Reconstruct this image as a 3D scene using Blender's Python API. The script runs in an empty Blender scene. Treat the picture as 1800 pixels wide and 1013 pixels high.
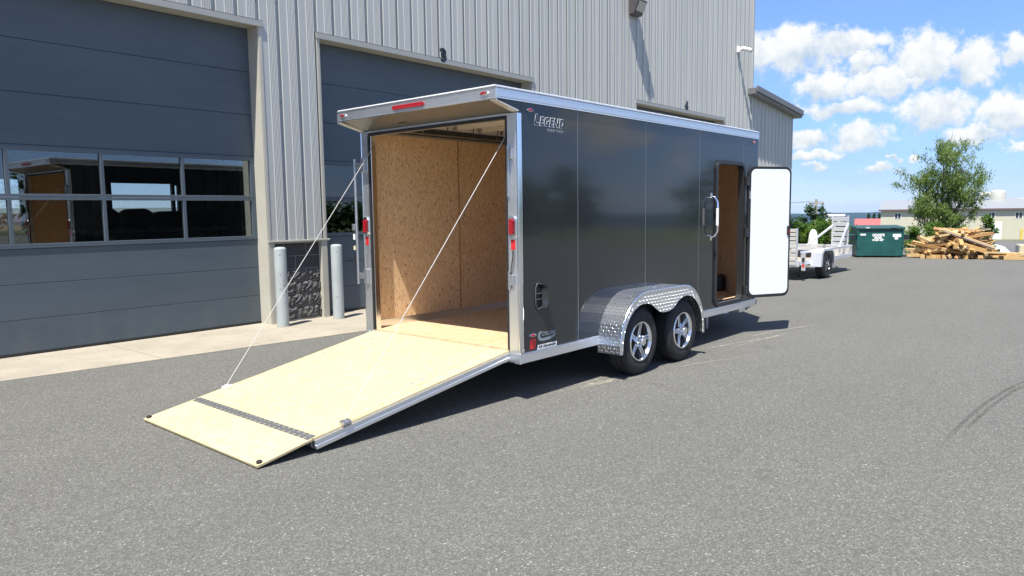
import bpy, bmesh, math, random
from mathutils import Vector, Matrix
from mathutils.geometry import tessellate_polygon
R = math.radians
random.seed(7)
SC = bpy.context.scene
COL = SC.collection

# ------------------------------------------------------------------ camera
YAW, PITCH, ROLL, CAMH = 0.8695, 0.1038, -0.013, 1.6723
cam_d = bpy.data.cameras.new('camera'); cam = bpy.data.objects.new('camera', cam_d); COL.objects.link(cam)
cam_d.sensor_width = 36.0; cam_d.lens = 1286.25 / 1800 * 36.0
cam_d.clip_start = 0.05; cam_d.clip_end = 30000
cam.matrix_world = (Matrix.Translation((0, 0, CAMH)) @ Matrix.Rotation(-YAW, 4, 'Z')
                    @ Matrix.Rotation(math.pi / 2 - PITCH, 4, 'X') @ Matrix.Rotation(ROLL, 4, 'Z'))
SC.camera = cam

# ------------------------------------------------------------------ sun, sky, exposure
SX, SY = 0.453, 0.150                      # horizontal shadow per metre of height
sun_dir = Vector((SX, SY, -1)).normalized()
sun_el = math.atan2(1, math.hypot(SX, SY))
sl = bpy.data.lights.new('sun', 'SUN'); sl.energy = 4.6; sl.angle = R(0.53); sl.color = (1.0, 0.955, 0.88)
sun = bpy.data.objects.new('sun', sl); COL.objects.link(sun)
sun.rotation_euler = sun_dir.to_track_quat('-Z', 'Y').to_euler()
sun.location = (-20, -5, 40)
SC.view_settings.view_transform = 'Standard'; SC.view_settings.look = 'None'
SC.view_settings.exposure = 1.0; SC.view_settings.gamma = 1.0
SC.render.engine = 'CYCLES'
try:
    SC.cycles.use_denoising = True; SC.cycles.denoiser = 'OPENIMAGEDENOISE'
    SC.cycles.max_bounces = 12; SC.cycles.diffuse_bounces = 8; SC.cycles.transparent_max_bounces = 16
    SC.cycles.volume_bounces = 1; SC.cycles.sample_clamp_indirect = 6
except Exception: pass


class NT:
    """small node-tree helper"""
    def __init__(s, tree): s.t = tree; s.n = tree.nodes; s.l = tree.links
    def node(s, typ, ins=None, **kw):
        n = s.n.new(typ)
        for k, v in kw.items(): setattr(n, k, v)
        for k, v in (ins or {}).items(): s.put(n.inputs[k], v)
        return n
    def put(s, sock, v):
        if hasattr(v, 'is_output') or isinstance(v, bpy.types.NodeSocket): s.l.new(v, sock)
        else: sock.default_value = v
    def m(s, op, a, b=None, c=None, clamp=False):
        n = s.n.new('ShaderNodeMath'); n.operation = op; n.use_clamp = clamp
        for i, v in enumerate((a, b, c)):
            if v is not None: s.put(n.inputs[i], v)
        return n.outputs[0]
    def vm(s, op, a, b=None, out=0):
        n = s.n.new('ShaderNodeVectorMath'); n.operation = op
        s.put(n.inputs[0], a)
        if b is not None: s.put(n.inputs[1], b)
        return n.outputs[out]
    def mix(s, f, a, b, blend='MIX'):
        n = s.n.new('ShaderNodeMix'); n.data_type = 'RGBA'; n.blend_type = blend
        s.put(n.inputs[0], f); s.put(n.inputs[6], a); s.put(n.inputs[7], b)
        return n.outputs[2]
    def ramp(s, f, stops, interp='LINEAR'):
        n = s.n.new('ShaderNodeValToRGB'); s.put(n.inputs[0], f); cr = n.color_ramp; cr.interpolation = interp
        while len(cr.elements) < len(stops): cr.elements.new(0.5)
        for e, (p, c) in zip(cr.elements, stops):
            e.position = p; e.color = tuple(c) + (1,) if len(c) == 3 else c
        return n.outputs[0]
    def sm(s, v, a, b, lo=0.0, hi=1.0):
        n = s.n.new('ShaderNodeMapRange'); n.interpolation_type = 'SMOOTHSTEP'
        s.put(n.inputs[0], v); s.put(n.inputs[1], a); s.put(n.inputs[2], b); s.put(n.inputs[3], lo); s.put(n.inputs[4], hi)
        return n.outputs[0]
    def noise(s, vec, scale, detail=4, rough=.55, out=0, dist=0.0):
        n = s.n.new('ShaderNodeTexNoise'); s.put(n.inputs['Vector'], vec)
        n.inputs['Scale'].default_value = scale; n.inputs['Detail'].default_value = detail
        n.inputs['Roughness'].default_value = rough; n.inputs['Distortion'].default_value = dist
        return n.outputs[out]
    def vor(s, vec, scale, out='Color', feature='F1', rnd=1.0):
        n = s.n.new('ShaderNodeTexVoronoi'); n.feature = feature; s.put(n.inputs['Vector'], vec)
        n.inputs['Scale'].default_value = scale; n.inputs['Randomness'].default_value = rnd
        return n.outputs[out]
    def mapv(s, vec, scale=(1, 1, 1), rot=(0, 0, 0), loc=(0, 0, 0)):
        n = s.n.new('ShaderNodeMapping'); s.put(n.inputs[0], vec)
        n.inputs[1].default_value = loc; n.inputs[2].default_value = rot; n.inputs[3].default_value = scale
        return n.outputs[0]


# world: clear-sky model with fair-weather cumulus, given by direction so that it is the same from anywhere
world = bpy.data.worlds.new('World'); SC.world = world; world.use_nodes = True
W = NT(world.node_tree); W.n.clear()
sky = W.node('ShaderNodeTexSky', sky_type='NISHITA', sun_disc=False)
sky.sun_elevation = sun_el
sky.sun_rotation = math.atan2(-SX, -SY)     # measured from +Y towards +X
sky.altitude = 150; sky.air_density = 1.0; sky.dust_density = 0.0; sky.ozone_density = 3.0
dirv = W.node('ShaderNodeTexCoord').outputs['Generated']
sep = W.node('ShaderNodeSeparateXYZ', {0: dirv})
dx, dy, dz = sep.outputs
az = W.m('ARCTAN2', dy, dx); el = W.m('ARCSINE', dz)
warp = W.noise(dirv, 16, 6, .62, out=1)
wsep = W.node('ShaderNodeSeparateXYZ', {0: W.vm('SUBTRACT', warp, (.5, .5, .5))})
warp2 = W.noise(dirv, 55, 5, .6, out=1)
wsep2 = W.node('ShaderNodeSeparateXYZ', {0: W.vm('SUBTRACT', warp2, (.5, .5, .5))})
azw = W.m('ADD', W.m('MULTIPLY_ADD', wsep.outputs[0], .075, az), W.m('MULTIPLY', wsep2.outputs[0], .026))
elw = W.m('ADD', W.m('MULTIPLY_ADD', wsep.outputs[2], .045, el), W.m('MULTIPLY', wsep2.outputs[2], .018))
CL = [(0.3395, 0.1932, 0.0550, 0.0342), (0.3831, 0.1920, 0.0338, 0.0301), (0.2847, 0.1967, 0.0494, 0.0180), (0.2620, 0.1719, 0.0366, 0.0150),
      (0.1961, 0.1686, 0.0397, 0.0325), (0.1506, 0.1593, 0.0297, 0.0275), (0.2337, 0.1499, 0.0530, 0.0194), (0.3024, 0.1489, 0.0350, 0.0214),
      (0.2760, 0.1202, 0.0555, 0.0134), (0.1793, 0.1119, 0.0403, 0.0230), (0.1102, 0.0982, 0.0360, 0.0259), (0.1389, 0.0815, 0.0375, 0.0139),
      (0.2654, 0.0872, 0.0383, 0.0176), (0.3201, 0.0852, 0.0261, 0.0097), (0.1084, 0.1688, 0.0216, 0.0178), (0.2391, 0.0453, 0.0213, 0.0082),
      (0.3163, 0.0676, 0.0325, 0.0070), (0.2243, 0.0582, 0.0085, 0.0047), (0.1992, 0.0577, 0.0106, 0.0053), (0.1007, 0.0635, 0.0155, 0.0062),
      (0.3127, 0.0535, 0.0170, 0.0056)]
best = None; shade = None
for (a, e, ra, re) in CL:
    qx = W.m('MULTIPLY', W.m('SUBTRACT', azw, a), 1 / (ra * 1.16)); qy = W.m('MULTIPLY', W.m('SUBTRACT', elw, e), 1 / (re * 1.16))
    d = W.m('SUBTRACT', 1.0, W.m('SQRT', W.m('ADD', W.m('MULTIPLY', qx, qx), W.m('MULTIPLY', qy, qy))))
    if best is None: best, shade = d, qy
    else:
        g = W.m('GREATER_THAN', d, best)
        shade = W.m('ADD', W.m('MULTIPLY', g, qy), W.m('MULTIPLY', W.m('SUBTRACT', 1.0, g), shade))
        best = W.m('MAXIMUM', best, d)
# the same kind of clouds all round the rest of the sky
flat = W.node('ShaderNodeCombineXYZ', {0: azw, 1: W.m('MULTIPLY', elw, 1.8), 2: 3.7}).outputs[0]
gen = W.m('MULTIPLY', W.m('SUBTRACT', W.noise(flat, 4.2, 5, .55), .53), 5.0)
gen_up = W.m('MULTIPLY', W.m('SUBTRACT', W.noise(W.vm('ADD', flat, (0, .05, 0)), 4.2, 5, .55), .53), 5.0)
away = W.m('SUBTRACT', 1.0, W.m('MULTIPLY', W.sm(az, -.02, .08), W.sm(az, .62, .50)), clamp=True)
away = W.m('MAXIMUM', away, W.sm(el, .26, .36))
genm = W.m('SUBTRACT', gen, W.m('MULTIPLY', W.m('SUBTRACT', 1.0, away), 6.0))
gshade = W.m('MULTIPLY', W.m('SUBTRACT', gen, gen_up), 1.6)
g = W.m('GREATER_THAN', genm, best)
shade = W.m('ADD', W.m('MULTIPLY', g, gshade), W.m('MULTIPLY', W.m('SUBTRACT', 1.0, g), shade))
best = W.m('MAXIMUM', best, genm)
puff = W.noise(dirv, 34, 7, .62)
wisp = W.noise(dirv, 90, 5, .6)
dens = W.m('ADD', best, W.m('MULTIPLY', W.m('SUBTRACT', puff, .5), 1.5))
dens = W.m('ADD', dens, W.m('MULTIPLY', W.m('SUBTRACT', wisp, .5), .5))
mask = W.m('MULTIPLY', W.sm(dens, -.02, .52), .95)
mask = W.m('MULTIPLY', mask, W.sm(el, -.002, .05, .35, 1.0))
sh = W.m('ADD', W.m('MULTIPLY', shade, .55), W.m('MULTIPLY', W.m('SUBTRACT', puff, .45), 2.2))
ccol = W.ramp(W.sm(sh, -.75, .55), [(0, (2.8, 3.35, 3.95)), (.45, (3.7, 4.1, 4.4)), (1, (5.2, 5.2, 5.1))])
veil = W.m('MULTIPLY', W.sm(W.noise(W.mapv(flat, (1, 2.2, 1)), 3.0, 5, .6), .30, .75, .35, 1.0), .36)
skyc = W.mix(veil, sky.outputs[0], (3.0, 3.9, 4.9, 1))
skyc = W.vm('MULTIPLY', skyc, (.62, .745, 1.03))
low = W.m('SUBTRACT', 1.0, W.sm(el, .0, .22))
skyc = W.mix(low, skyc, W.vm('MULTIPLY', skyc, (.74, .76, .86)))
mixc = W.mix(mask, skyc, ccol)
bg = W.node('ShaderNodeBackground', {0: mixc, 1: 0.10})
W.node('ShaderNodeOutputWorld', {0: bg.outputs[0]})

# ------------------------------------------------------------------ materials
MATS = {}


def pm(name, col, rough=.5, metal=0.0, var=0.0, vscale=6.0, bump=0.0, bscale=60.0, coat=0.0, spec=.5, vcol=None, stretch=(1, 1, 1), rvar=0.0):
    if name in MATS: return MATS[name]
    m = bpy.data.materials.new(name); m.use_nodes = True
    N = NT(m.node_tree); b = N.n['Principled BSDF']
    b.inputs['Base Color'].default_value = tuple(col) + (1,)
    b.inputs['Roughness'].default_value = rough; b.inputs['Metallic'].default_value = metal
    b.inputs['Coat Weight'].default_value = coat; b.inputs['Specular IOR Level'].default_value = spec
    oc = N.node('ShaderNodeTexCoord').outputs['Object']
    if stretch != (1, 1, 1): oc = N.mapv(oc, stretch)
    if var:
        n = N.noise(oc, vscale, 6, .65)
        dark = vcol or tuple(c * (1 - var) for c in col)
        N.put(b.inputs['Base Color'], N.mix(N.sm(n, .35, .68), tuple(col) + (1,), tuple(dark) + (1,)))
    if rvar:
        N.put(b.inputs['Roughness'], N.m('MULTIPLY_ADD', N.noise(oc, vscale * 1.7, 5, .6), rvar, rough - rvar / 2, clamp=True))
    if bump:
        bn = N.node('ShaderNodeBump', {'Height': N.noise(oc, bscale, 5, .6), 'Strength': bump, 'Distance': .01})
        N.put(b.inputs['Normal'], bn.outputs[0])
    MATS[name] = m
    return m


def custom(name):
    m = bpy.data.materials.new(name); m.use_nodes = True; MATS[name] = m
    N = NT(m.node_tree); b = N.n['Principled BSDF']
    return m, N, b, N.node('ShaderNodeTexCoord')


def asphalt(name, lo, hi, big=.25):
    m, N, b, tc = custom(name); oc = tc.outputs['Object']
    stones = N.vor(oc, 125, 'Color'); sv = N.node('ShaderNodeSeparateColor', {0: stones}).outputs[0]
    fine = N.noise(oc, 260, 3, .7); mid = N.noise(oc, 24, 5, .65); bigN = N.noise(oc, .35, 6, .6); streak = N.noise(N.mapv(oc, (.25, 2.5, 1), (0, 0, .25)), .8, 5, .6)
    f = N.m('ADD', N.m('MULTIPLY', N.m('POWER', sv, 1.6), .62), N.m('MULTIPLY', fine, .38))
    c = N.mix(N.sm(f, .1, .95), tuple(lo) + (1,), tuple(hi) + (1,))
    bright = N.m('MULTIPLY', N.m('GREATER_THAN', sv, .955), N.sm(mid, .42, .62))
    c = N.mix(N.m('MULTIPLY', bright, .6), c, (.42, .41, .38, 1))
    k = N.m('ADD', N.m('ADD', 1 - big * .9, N.m('MULTIPLY', bigN, big)), N.m('ADD', N.m('MULTIPLY', streak, big * .7), N.m('MULTIPLY', mid, big * .25)))
    c = N.vm('SCALE', c, None); c.node.inputs['Scale'].default_value = 1
    N.put(c.node.inputs['Scale'], k)
    spots = N.sm(N.noise(oc, 1.9, 3, .5), .70, .76)
    c = N.mix(N.m('MULTIPLY', spots, .22), c, (.035, .034, .033, 1))
    N.put(b.inputs['Base Color'], c); b.inputs['Roughness'].default_value = .88; b.inputs['Specular IOR Level'].default_value = .32
    h = N.m('ADD', N.vor(oc, 125, 'Distance'), N.m('MULTIPLY', fine, .6))
    N.put(b.inputs['Normal'], N.node('ShaderNodeBump', {'Height': h, 'Strength': .8, 'Distance': .006}).outputs[0])
    return m


def concrete(name, c1, c2):
    m, N, b, tc = custom(name); oc = tc.outputs['Object']
    n1 = N.noise(oc, 1.3, 7, .65); n2 = N.noise(oc, 90, 4, .7); n3 = N.noise(oc, 9, 5, .6)
    c = N.mix(N.sm(n1, .35, .7), tuple(c1) + (1,), tuple(c2) + (1,))
    c = N.mix(N.m('MULTIPLY', N.sm(n3, .5, .75), .35), c, tuple(x * .72 for x in c2) + (1,))
    c = N.mix(N.m('MULTIPLY', N.sm(n2, .5, .8), .3), c, tuple(x * .6 for x in c2) + (1,))
    N.put(b.inputs['Base Color'], c); b.inputs['Roughness'].default_value = .85; b.inputs['Specular IOR Level'].default_value = .3
    N.put(b.inputs['Normal'], N.node('ShaderNodeBump', {'Height': n2, 'Strength': .25, 'Distance': .003}).outputs[0])
    return m


def osb(name, base, light, dark, sc_a, sc_b, spots=.5, rough=.6):
    """wood strands pressed into a board: two layers of long random flakes"""
    m, N, b, tc = custom(name); oc = tc.outputs['Object']
    wv = N.vm('ADD', oc, N.vm('SCALE', N.noise(oc, 7, 3, .5, out=1), None)); wv.node.inputs[1].links[0].from_node.inputs['Scale'].default_value = .06
    fa = N.node('ShaderNodeSeparateColor', {0: N.vor(N.mapv(wv, sc_a, (.25, .2, .3)), 1.0)}).outputs[0]
    fb = N.node('ShaderNodeSeparateColor', {0: N.vor(N.mapv(wv, sc_b, (-.3, -.25, -.4), (3, 1, 7)), 1.0)}).outputs[1]
    gr = N.noise(N.mapv(oc, tuple(x * 3 for x in sc_a)), 1.0, 3, .6)
    f = N.m('ADD', N.m('ADD', N.m('MULTIPLY', fa, .42), N.m('MULTIPLY', fb, .36)), N.m('MULTIPLY', gr, .22))
    c = N.mix(N.sm(f, .12, .88), tuple(base) + (1,), tuple(light) + (1,))
    c = N.mix(N.m('MULTIPLY', N.m('GREATER_THAN', N.m('MULTIPLY', fa, fb), .72), spots), c, tuple(dark) + (1,))
    c = N.mix(N.m('MULTIPLY', N.sm(N.noise(oc, 1.2, 4, .6), .4, .75), .18), c, tuple(x * .7 for x in base) + (1,))
    N.put(b.inputs['Base Color'], c); b.inputs['Roughness'].default_value = rough; b.inputs['Specular IOR Level'].default_value = .3
    N.put(b.inputs['Normal'], N.node('ShaderNodeBump', {'Height': f, 'Strength': .2, 'Distance': .002}).outputs[0])
    return m


def diamond_plate(name):
    m, N, b, tc = custom(name); uv = tc.outputs['UV']
    s = N.node('ShaderNodeSeparateXYZ', {0: N.vm('SCALE', uv, None)}); s.inputs[0].links[0].from_node.inputs['Scale'].default_value = 1 / .034
    fx, fy = N.m('FLOOR', s.outputs[0]), N.m('FLOOR', s.outputs[1])
    lx = N.m('SUBTRACT', N.m('FRACT', s.outputs[0]), .5); ly = N.m('SUBTRACT', N.m('FRACT', s.outputs[1]), .5)
    par = N.m('ABSOLUTE', N.m('MODULO', N.m('ADD', fx, fy), 2.0)); sg = N.m('MULTIPLY_ADD', par, -2.0, 1.0)
    ly = N.m('MULTIPLY', ly, sg)
    a = N.m('ADD', lx, ly); c = N.m('SUBTRACT', lx, ly)
    q = N.m('ADD', N.m('POWER', N.m('MULTIPLY', a, 1.15), 2.0), N.m('POWER', N.m('MULTIPLY', c, 3.6), 2.0))
    h = N.sm(q, .62, .12)
    b.inputs['Base Color'].default_value = (.86, .87, .88, 1); b.inputs['Metallic'].default_value = 1.0
    N.put(b.inputs['Roughness'], N.m('MULTIPLY_ADD', h, -.1, .30))
    N.put(b.inputs['Normal'], N.node('ShaderNodeBump', {'Height': h, 'Strength': 1.0, 'Distance': .008}).outputs[0])
    return m


def glass(name, ior=1.95, tint=(.75, .8, .8)):
    m = bpy.data.materials.new(name); m.use_nodes = True; MATS[name] = m
    N = NT(m.node_tree); N.n.clear()
    fr = N.node('ShaderNodeFresnel', {0: ior})
    t = N.node('ShaderNodeBsdfTransparent', {0: tuple(tint) + (1,)}); g = N.node('ShaderNodeBsdfGlossy', {0: (1, 1, 1, 1), 1: .0})
    mx = N.node('ShaderNodeMixShader', {0: fr.outputs[0], 1: t.outputs[0], 2: g.outputs[0]})
    N.node('ShaderNodeOutputMaterial', {0: mx.outputs[0]})
    return m


def scuff_mat(name, col, scale, lo, hi, amount):
    m = bpy.data.materials.new(name); m.use_nodes = True; MATS[name] = m
    N = NT(m.node_tree); N.n.clear(); tc = N.node('ShaderNodeTexCoord')
    uv = N.node('ShaderNodeSeparateXYZ', {0: tc.outputs['UV']})
    edge = N.m('MULTIPLY', N.sm(uv.outputs[1], 0, .4), N.sm(uv.outputs[1], 1, .6))
    ends = N.m('MULTIPLY', N.sm(uv.outputs[0], 0, .25), N.sm(uv.outputs[0], 1, .75))
    n = N.sm(N.noise(tc.outputs['Object'], scale, 6, .7), lo, hi)
    f = N.m('MULTIPLY', N.m('MULTIPLY', N.m('MULTIPLY', edge, ends), n), amount)
    d = N.node('ShaderNodeBsdfDiffuse', {0: tuple(col) + (1,)}); t = N.node('ShaderNodeBsdfTransparent')
    mx = N.node('ShaderNodeMixShader', {0: f, 1: t.outputs[0], 2: d.outputs[0]})
    N.node('ShaderNodeOutputMaterial', {0: mx.outputs[0]})
    return m


def leaf_mat(name, c1, c2, c3):
    m, N, b, tc = custom(name)
    r = N.node('ShaderNodeNewGeometry').outputs['Random Per Island']
    c = N.ramp(r, [(0, c1), (.5, c2), (1, c3)])
    N.put(b.inputs['Base Color'], c); b.inputs['Roughness'].default_value = .5; b.inputs['Specular IOR Level'].default_value = .35
    out = N.n['Material Output']
    t = N.node('ShaderNodeBsdfTranslucent', {0: N.vm('MULTIPLY', c, (1.3, 1.5, .5))})
    mx = N.node('ShaderNodeMixShader', {0: .45, 1: b.outputs[0], 2: t.outputs[0]})
    N.l.new(mx.outputs[0], out.inputs[0])
    return m


M_ASPH = asphalt('asphalt', (.091, .0895, .080), (.190, .188, .170))
M_FARASPH = pm('far_asphalt', (.13, .125, .12), .9, var=.25, vscale=.2)
M_CONC = concrete('concrete', (.35, .315, .25), (.285, .255, .20))
M_OSBW = osb('strand_board_wall', (.57, .37, .20), (.78, .58, .36), (.20, .10, .045), (95, 95, 24), (75, 75, 30), .85)
M_OSBR = osb('strand_board_ramp', (.485, .40, .225), (.56, .475, .29), (.36, .27, .135), (30, 14, 40), (18, 30, 40), .25)
M_OSBF = osb('strand_board_floor', (.50, .35, .20), (.66, .49, .31), (.26, .16, .08), (9, 40, 30), (14, 30, 30), .4)
M_OSBE = pm('board_edge', (.42, .26, .12), .8, var=.4, vscale=40)
M_DIAM = diamond_plate('diamond_plate')
M_GLASS = glass('window_glass')
M_SIDING = pm('siding', (.435, .44, .41), .42, 0.0, var=.10, vscale=.7, stretch=(3, 3, .25), spec=.5)
M_TRIM = pm('cream_trim', (.45, .43, .36), .5, var=.08, vscale=2)
M_GREYTRIM = pm('grey_trim', (.16, .155, .15), .45, var=.1, vscale=2)
M_RAKE = pm('rake_trim', (.15, .15, .155), .4)
M_ALU = pm('aluminium', (.80, .81, .82), .36, .92, rvar=.22, vscale=5, stretch=(1, 1, 6))
M_ALUP = pm('polished_aluminium', (.86, .87, .88), .16, 1.0, rvar=.08)
M_ALUD = pm('dull_aluminium', (.60, .60, .58), .5, .7, rvar=.15)
M_CHROME = pm('chrome', (.88, .88, .89), .07, 1.0)
M_SKIN = pm('charcoal_skin', (.026, .029, .031), .085, 0.0, coat=.2, spec=.5, rvar=.03, vscale=.8)
M_BLACK = pm('black_plastic', (.018, .018, .019), .42)
M_RUBBER = pm('tyre_rubber', (.024, .023, .022), .78, bump=.25, bscale=70, var=.35, vscale=9)
M_WHITE = pm('white_panel', (.76, .80, .785), .35)
M_WHITEP = pm('white_vinyl', (.80, .80, .78), .4)
M_GREYP = pm('grey_vinyl', (.26, .29, .31), .4)
M_SEAL = pm('rubber_seal', (.02, .02, .022), .6)
M_RED = pm('red_lens', (.30, .006, .014), .12, coat=.6)
M_REDT = pm('red_tape', (.60, .025, .03), .3)
M_AMBER = pm('amber_lens', (.75, .17, .04), .15, coat=.5)
M_STEEL = pm('zinc_steel', (.55, .56, .57), .38, .9, rvar=.2, vscale=20)
M_DARKST = pm('dark_steel', (.05, .05, .05), .6, .3, var=.3)
M_DECALB = pm('dark_vinyl', (.012, .016, .018), .35)
M_BLOCKD = pm('smooth_block', (.062, .060, .066), .9, var=.25, vscale=14, bump=.2, bscale=90)
M_BOLL = pm('bollard_paint', (.38, .42, .42), .42, var=.12, vscale=3, rvar=.2)
M_SCUFFD = pm('scuffed_paint', (.10, .11, .11), .7)
M_INT = pm('interior_wall', (.10, .10, .10), .9)


def door_paint():
    m, N, b, tc = custom('door_paint'); oc = tc.outputs['Object']
    z = N.node('ShaderNodeSeparateXYZ', {0: oc}).outputs[2]
    line = N.sm(N.m('PINGPONG', z, .0265), .0, .006)
    n = N.noise(N.mapv(oc, (.6, 1, 2.5)), 1.2, 6, .6)
    c = N.mix(N.sm(n, .35, .7), (.080, .104, .124, 1), (.070, .092, .110, 1))
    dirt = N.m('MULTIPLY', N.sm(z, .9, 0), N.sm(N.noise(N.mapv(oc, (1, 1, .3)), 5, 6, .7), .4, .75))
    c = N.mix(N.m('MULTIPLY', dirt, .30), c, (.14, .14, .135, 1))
    N.put(b.inputs['Base Color'], c); b.inputs['Roughness'].default_value = .5; b.inputs['Specular IOR Level'].default_value = .45
    N.put(b.inputs['Normal'], N.node('ShaderNodeBump', {'Height': line, 'Strength': .30, 'Distance': .0012}).outputs[0])
    return m


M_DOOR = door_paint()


def block_mat():
    m, N, b, tc = custom('split_face_block'); oc = tc.outputs['Object']
    n = N.noise(oc, 34, 6, .7); v = N.vor(oc, 26, 'Distance')
    c = N.mix(N.sm(N.m('ADD', N.m('MULTIPLY', n, .7), N.m('MULTIPLY', v, .5)), .3, .8), (.055, .055, .058, 1), (.135, .132, .13, 1))
    N.put(b.inputs['Base Color'], c); b.inputs['Roughness'].default_value = .95
    N.put(b.inputs['Normal'], N.node('ShaderNodeBump', {'Height': N.m('ADD', n, v), 'Strength': 1.0, 'Distance': .02}).outputs[0])
    return m


M_SPLIT = block_mat()
M_MORTAR = pm('mortar', (.50, .49, .48), .95, var=.3, vscale=30)


# ------------------------------------------------------------------ mesh helpers
class MB:
    def __init__(s): s.v = []; s.f = []; s.uv = {}
    def add(s, vs, fs):
        o = len(s.v); s.v += [tuple(p) for p in vs]; s.f += [tuple(i + o for i in f) for f in fs]; return s
    def box(s, x0, x1, y0, y1, z0, z1):
        return s.add([(x0, y0, z0), (x1, y0, z0), (x1, y1, z0), (x0, y1, z0), (x0, y0, z1), (x1, y0, z1), (x1, y1, z1), (x0, y1, z1)],
                     [(3, 2, 1, 0), (4, 5, 6, 7), (0, 1, 5, 4), (1, 2, 6, 5), (2, 3, 7, 6), (3, 0, 4, 7)])
    def hexa(s, pts):
        return s.add(pts, [(3, 2, 1, 0), (4, 5, 6, 7), (0, 1, 5, 4), (1, 2, 6, 5), (2, 3, 7, 6), (3, 0, 4, 7)])
    def prism(s, poly, fn, a, b, holes=()):
        """polygon (list of 2-tuples, optional holes) swept from a to b; fn(p, q, t) -> 3D point"""
        loops = [list(poly)] + [list(h) for h in holes]
        tris = tessellate_polygon([[Vector((p[0], p[1], 0)) for p in lp] for lp in loops])
        flatp = [p for lp in loops for p in lp]; n = len(flatp)
        vs = [fn(p[0], p[1], a) for p in flatp] + [fn(p[0], p[1], b) for p in flatp]
        fs = []
        for t in tris: fs.append(tuple(t)); fs.append(tuple(i + n for i in reversed(t)))
        o = 0
        for lp in loops:
            k = len(lp)
            for i in range(k): j = (i + 1) % k; fs.append((o + i, o + j, o + j + n, o + i + n))
            o += k
        return s.add(vs, fs)
    def tube(s, path, r, n=8, closed=False, caps=True):
        path = [Vector(p) for p in path]; k = len(path)
        rr = r if isinstance(r, (list, tuple)) else [r] * k
        up = None; vs = []; fs = []
        for i, p in enumerate(path):
            a = path[(i - 1) % k] if (i > 0 or closed) else p; b = path[(i + 1) % k] if (i < k - 1 or closed) else p
            t = (b - a).normalized() if (b - a).length > 1e-9 else Vector((0, 0, 1))
            if up is None: up = t.orthogonal().normalized()
            up = (up - t * up.dot(t)); up = up.normalized() if up.length > 1e-6 else t.orthogonal().normalized()
            w = t.cross(up)
            for q in range(n):
                an = 2 * math.pi * q / n
                vs.append(p + (up * math.cos(an) + w * math.sin(an)) * rr[i])
        for i in range(k - 1 + (1 if closed else 0)):
            for q in range(n):
                a0 = i * n + q; a1 = i * n + (q + 1) % n; b0 = ((i + 1) % k) * n + q; b1 = ((i + 1) % k) * n + (q + 1) % n
                fs.append((a0, a1, b1, b0))
        if caps and not closed:
            fs.append(tuple(reversed(range(n)))); fs.append(tuple(range((k - 1) * n, k * n)))
        return s.add(vs, fs)
    def lathe(s, prof, n, fn, close=False, caps=True):
        """prof: list of (radius, height); fn(x, y, h) -> 3D point"""
        k = len(prof); vs = []; fs = []
        for (r, h) in prof:
            for q in range(n):
                an = 2 * math.pi * q / n; vs.append(fn(r * math.cos(an), r * math.sin(an), h))
        for i in range(k - 1 + (1 if close else 0)):
            for q in range(n):
                j = (i + 1) % k
                fs.append((i * n + q, i * n + (q + 1) % n, j * n + (q + 1) % n, j * n + q))
        if caps and not close:
            if prof[0][0] > 1e-6: fs.append(tuple(reversed(range(n))))
            if prof[-1][0] > 1e-6: fs.append(tuple(range((k - 1) * n, k * n)))
        return s.add(vs, fs)
    def mesh(s, name, mat, smooth=False, recalc=True):
        me = bpy.data.meshes.new(name); me.from_pydata(s.v, [], s.f)
        if recalc:
            bm = bmesh.new(); bm.from_mesh(me); bmesh.ops.remove_doubles(bm, verts=bm.verts, dist=1e-6)
            bmesh.ops.recalc_face_normals(bm, faces=bm.faces); bm.to_mesh(me); bm.free()
        if mat: me.materials.append(mat)
        if smooth:
            me.polygons.foreach_set('use_smooth', [True] * len(me.polygons))
        return me
    def build(s, name, mat, parent=None, smooth=False, bevel=0.0, seg=2, loc=None, rot=None, recalc=True):
        return link(name, s.mesh(name, mat, smooth, recalc), parent, bevel, seg, loc, rot, smooth)


def link(name, me, parent=None, bevel=0.0, seg=2, loc=None, rot=None, smooth=False):
    o = bpy.data.objects.new(name, me); COL.objects.link(o)
    if parent: o.parent = parent
    if loc is not None: o.location = loc
    if rot is not None: o.rotation_euler = rot
    if bevel:
        md = o.modifiers.new('bevel', 'BEVEL'); md.width = bevel; md.segments = seg; md.limit_method = 'ANGLE'; md.angle_limit = R(35)
    elif smooth:
        md = o.modifiers.new('edges', 'EDGE_SPLIT'); md.split_angle = R(40)
    return o


def empty(name, loc=(0, 0, 0), rz=0.0):
    o = bpy.data.objects.new(name, None); COL.objects.link(o); o.location = loc; o.rotation_euler = (0, 0, rz); o.empty_display_size = .2
    return o


def tag(o, label, cat, group=None):
    o['label'] = label; o['category'] = cat
    if group: o['group'] = group
    return o


def structure(o): o['kind'] = 'structure'; return o


def B(name, mat, parent, dims, bevel=0.004, **kw):
    return MB().box(*dims).build(name, mat, parent, bevel=bevel, **kw)


XYZ = lambda x, y, z: (x, y, z)


def rrect(x0, x1, y0, y1, r, n=6):
    pts = []
    for cx, cy, a0 in ((x1 - r, y1 - r, 0), (x0 + r, y1 - r, 90), (x0 + r, y0 + r, 180), (x1 - r, y0 + r, 270)):
        for i in range(n + 1):
            a = R(a0 + 90 * i / n); pts.append((cx + r * math.cos(a), cy + r * math.sin(a)))
    return pts


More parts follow.
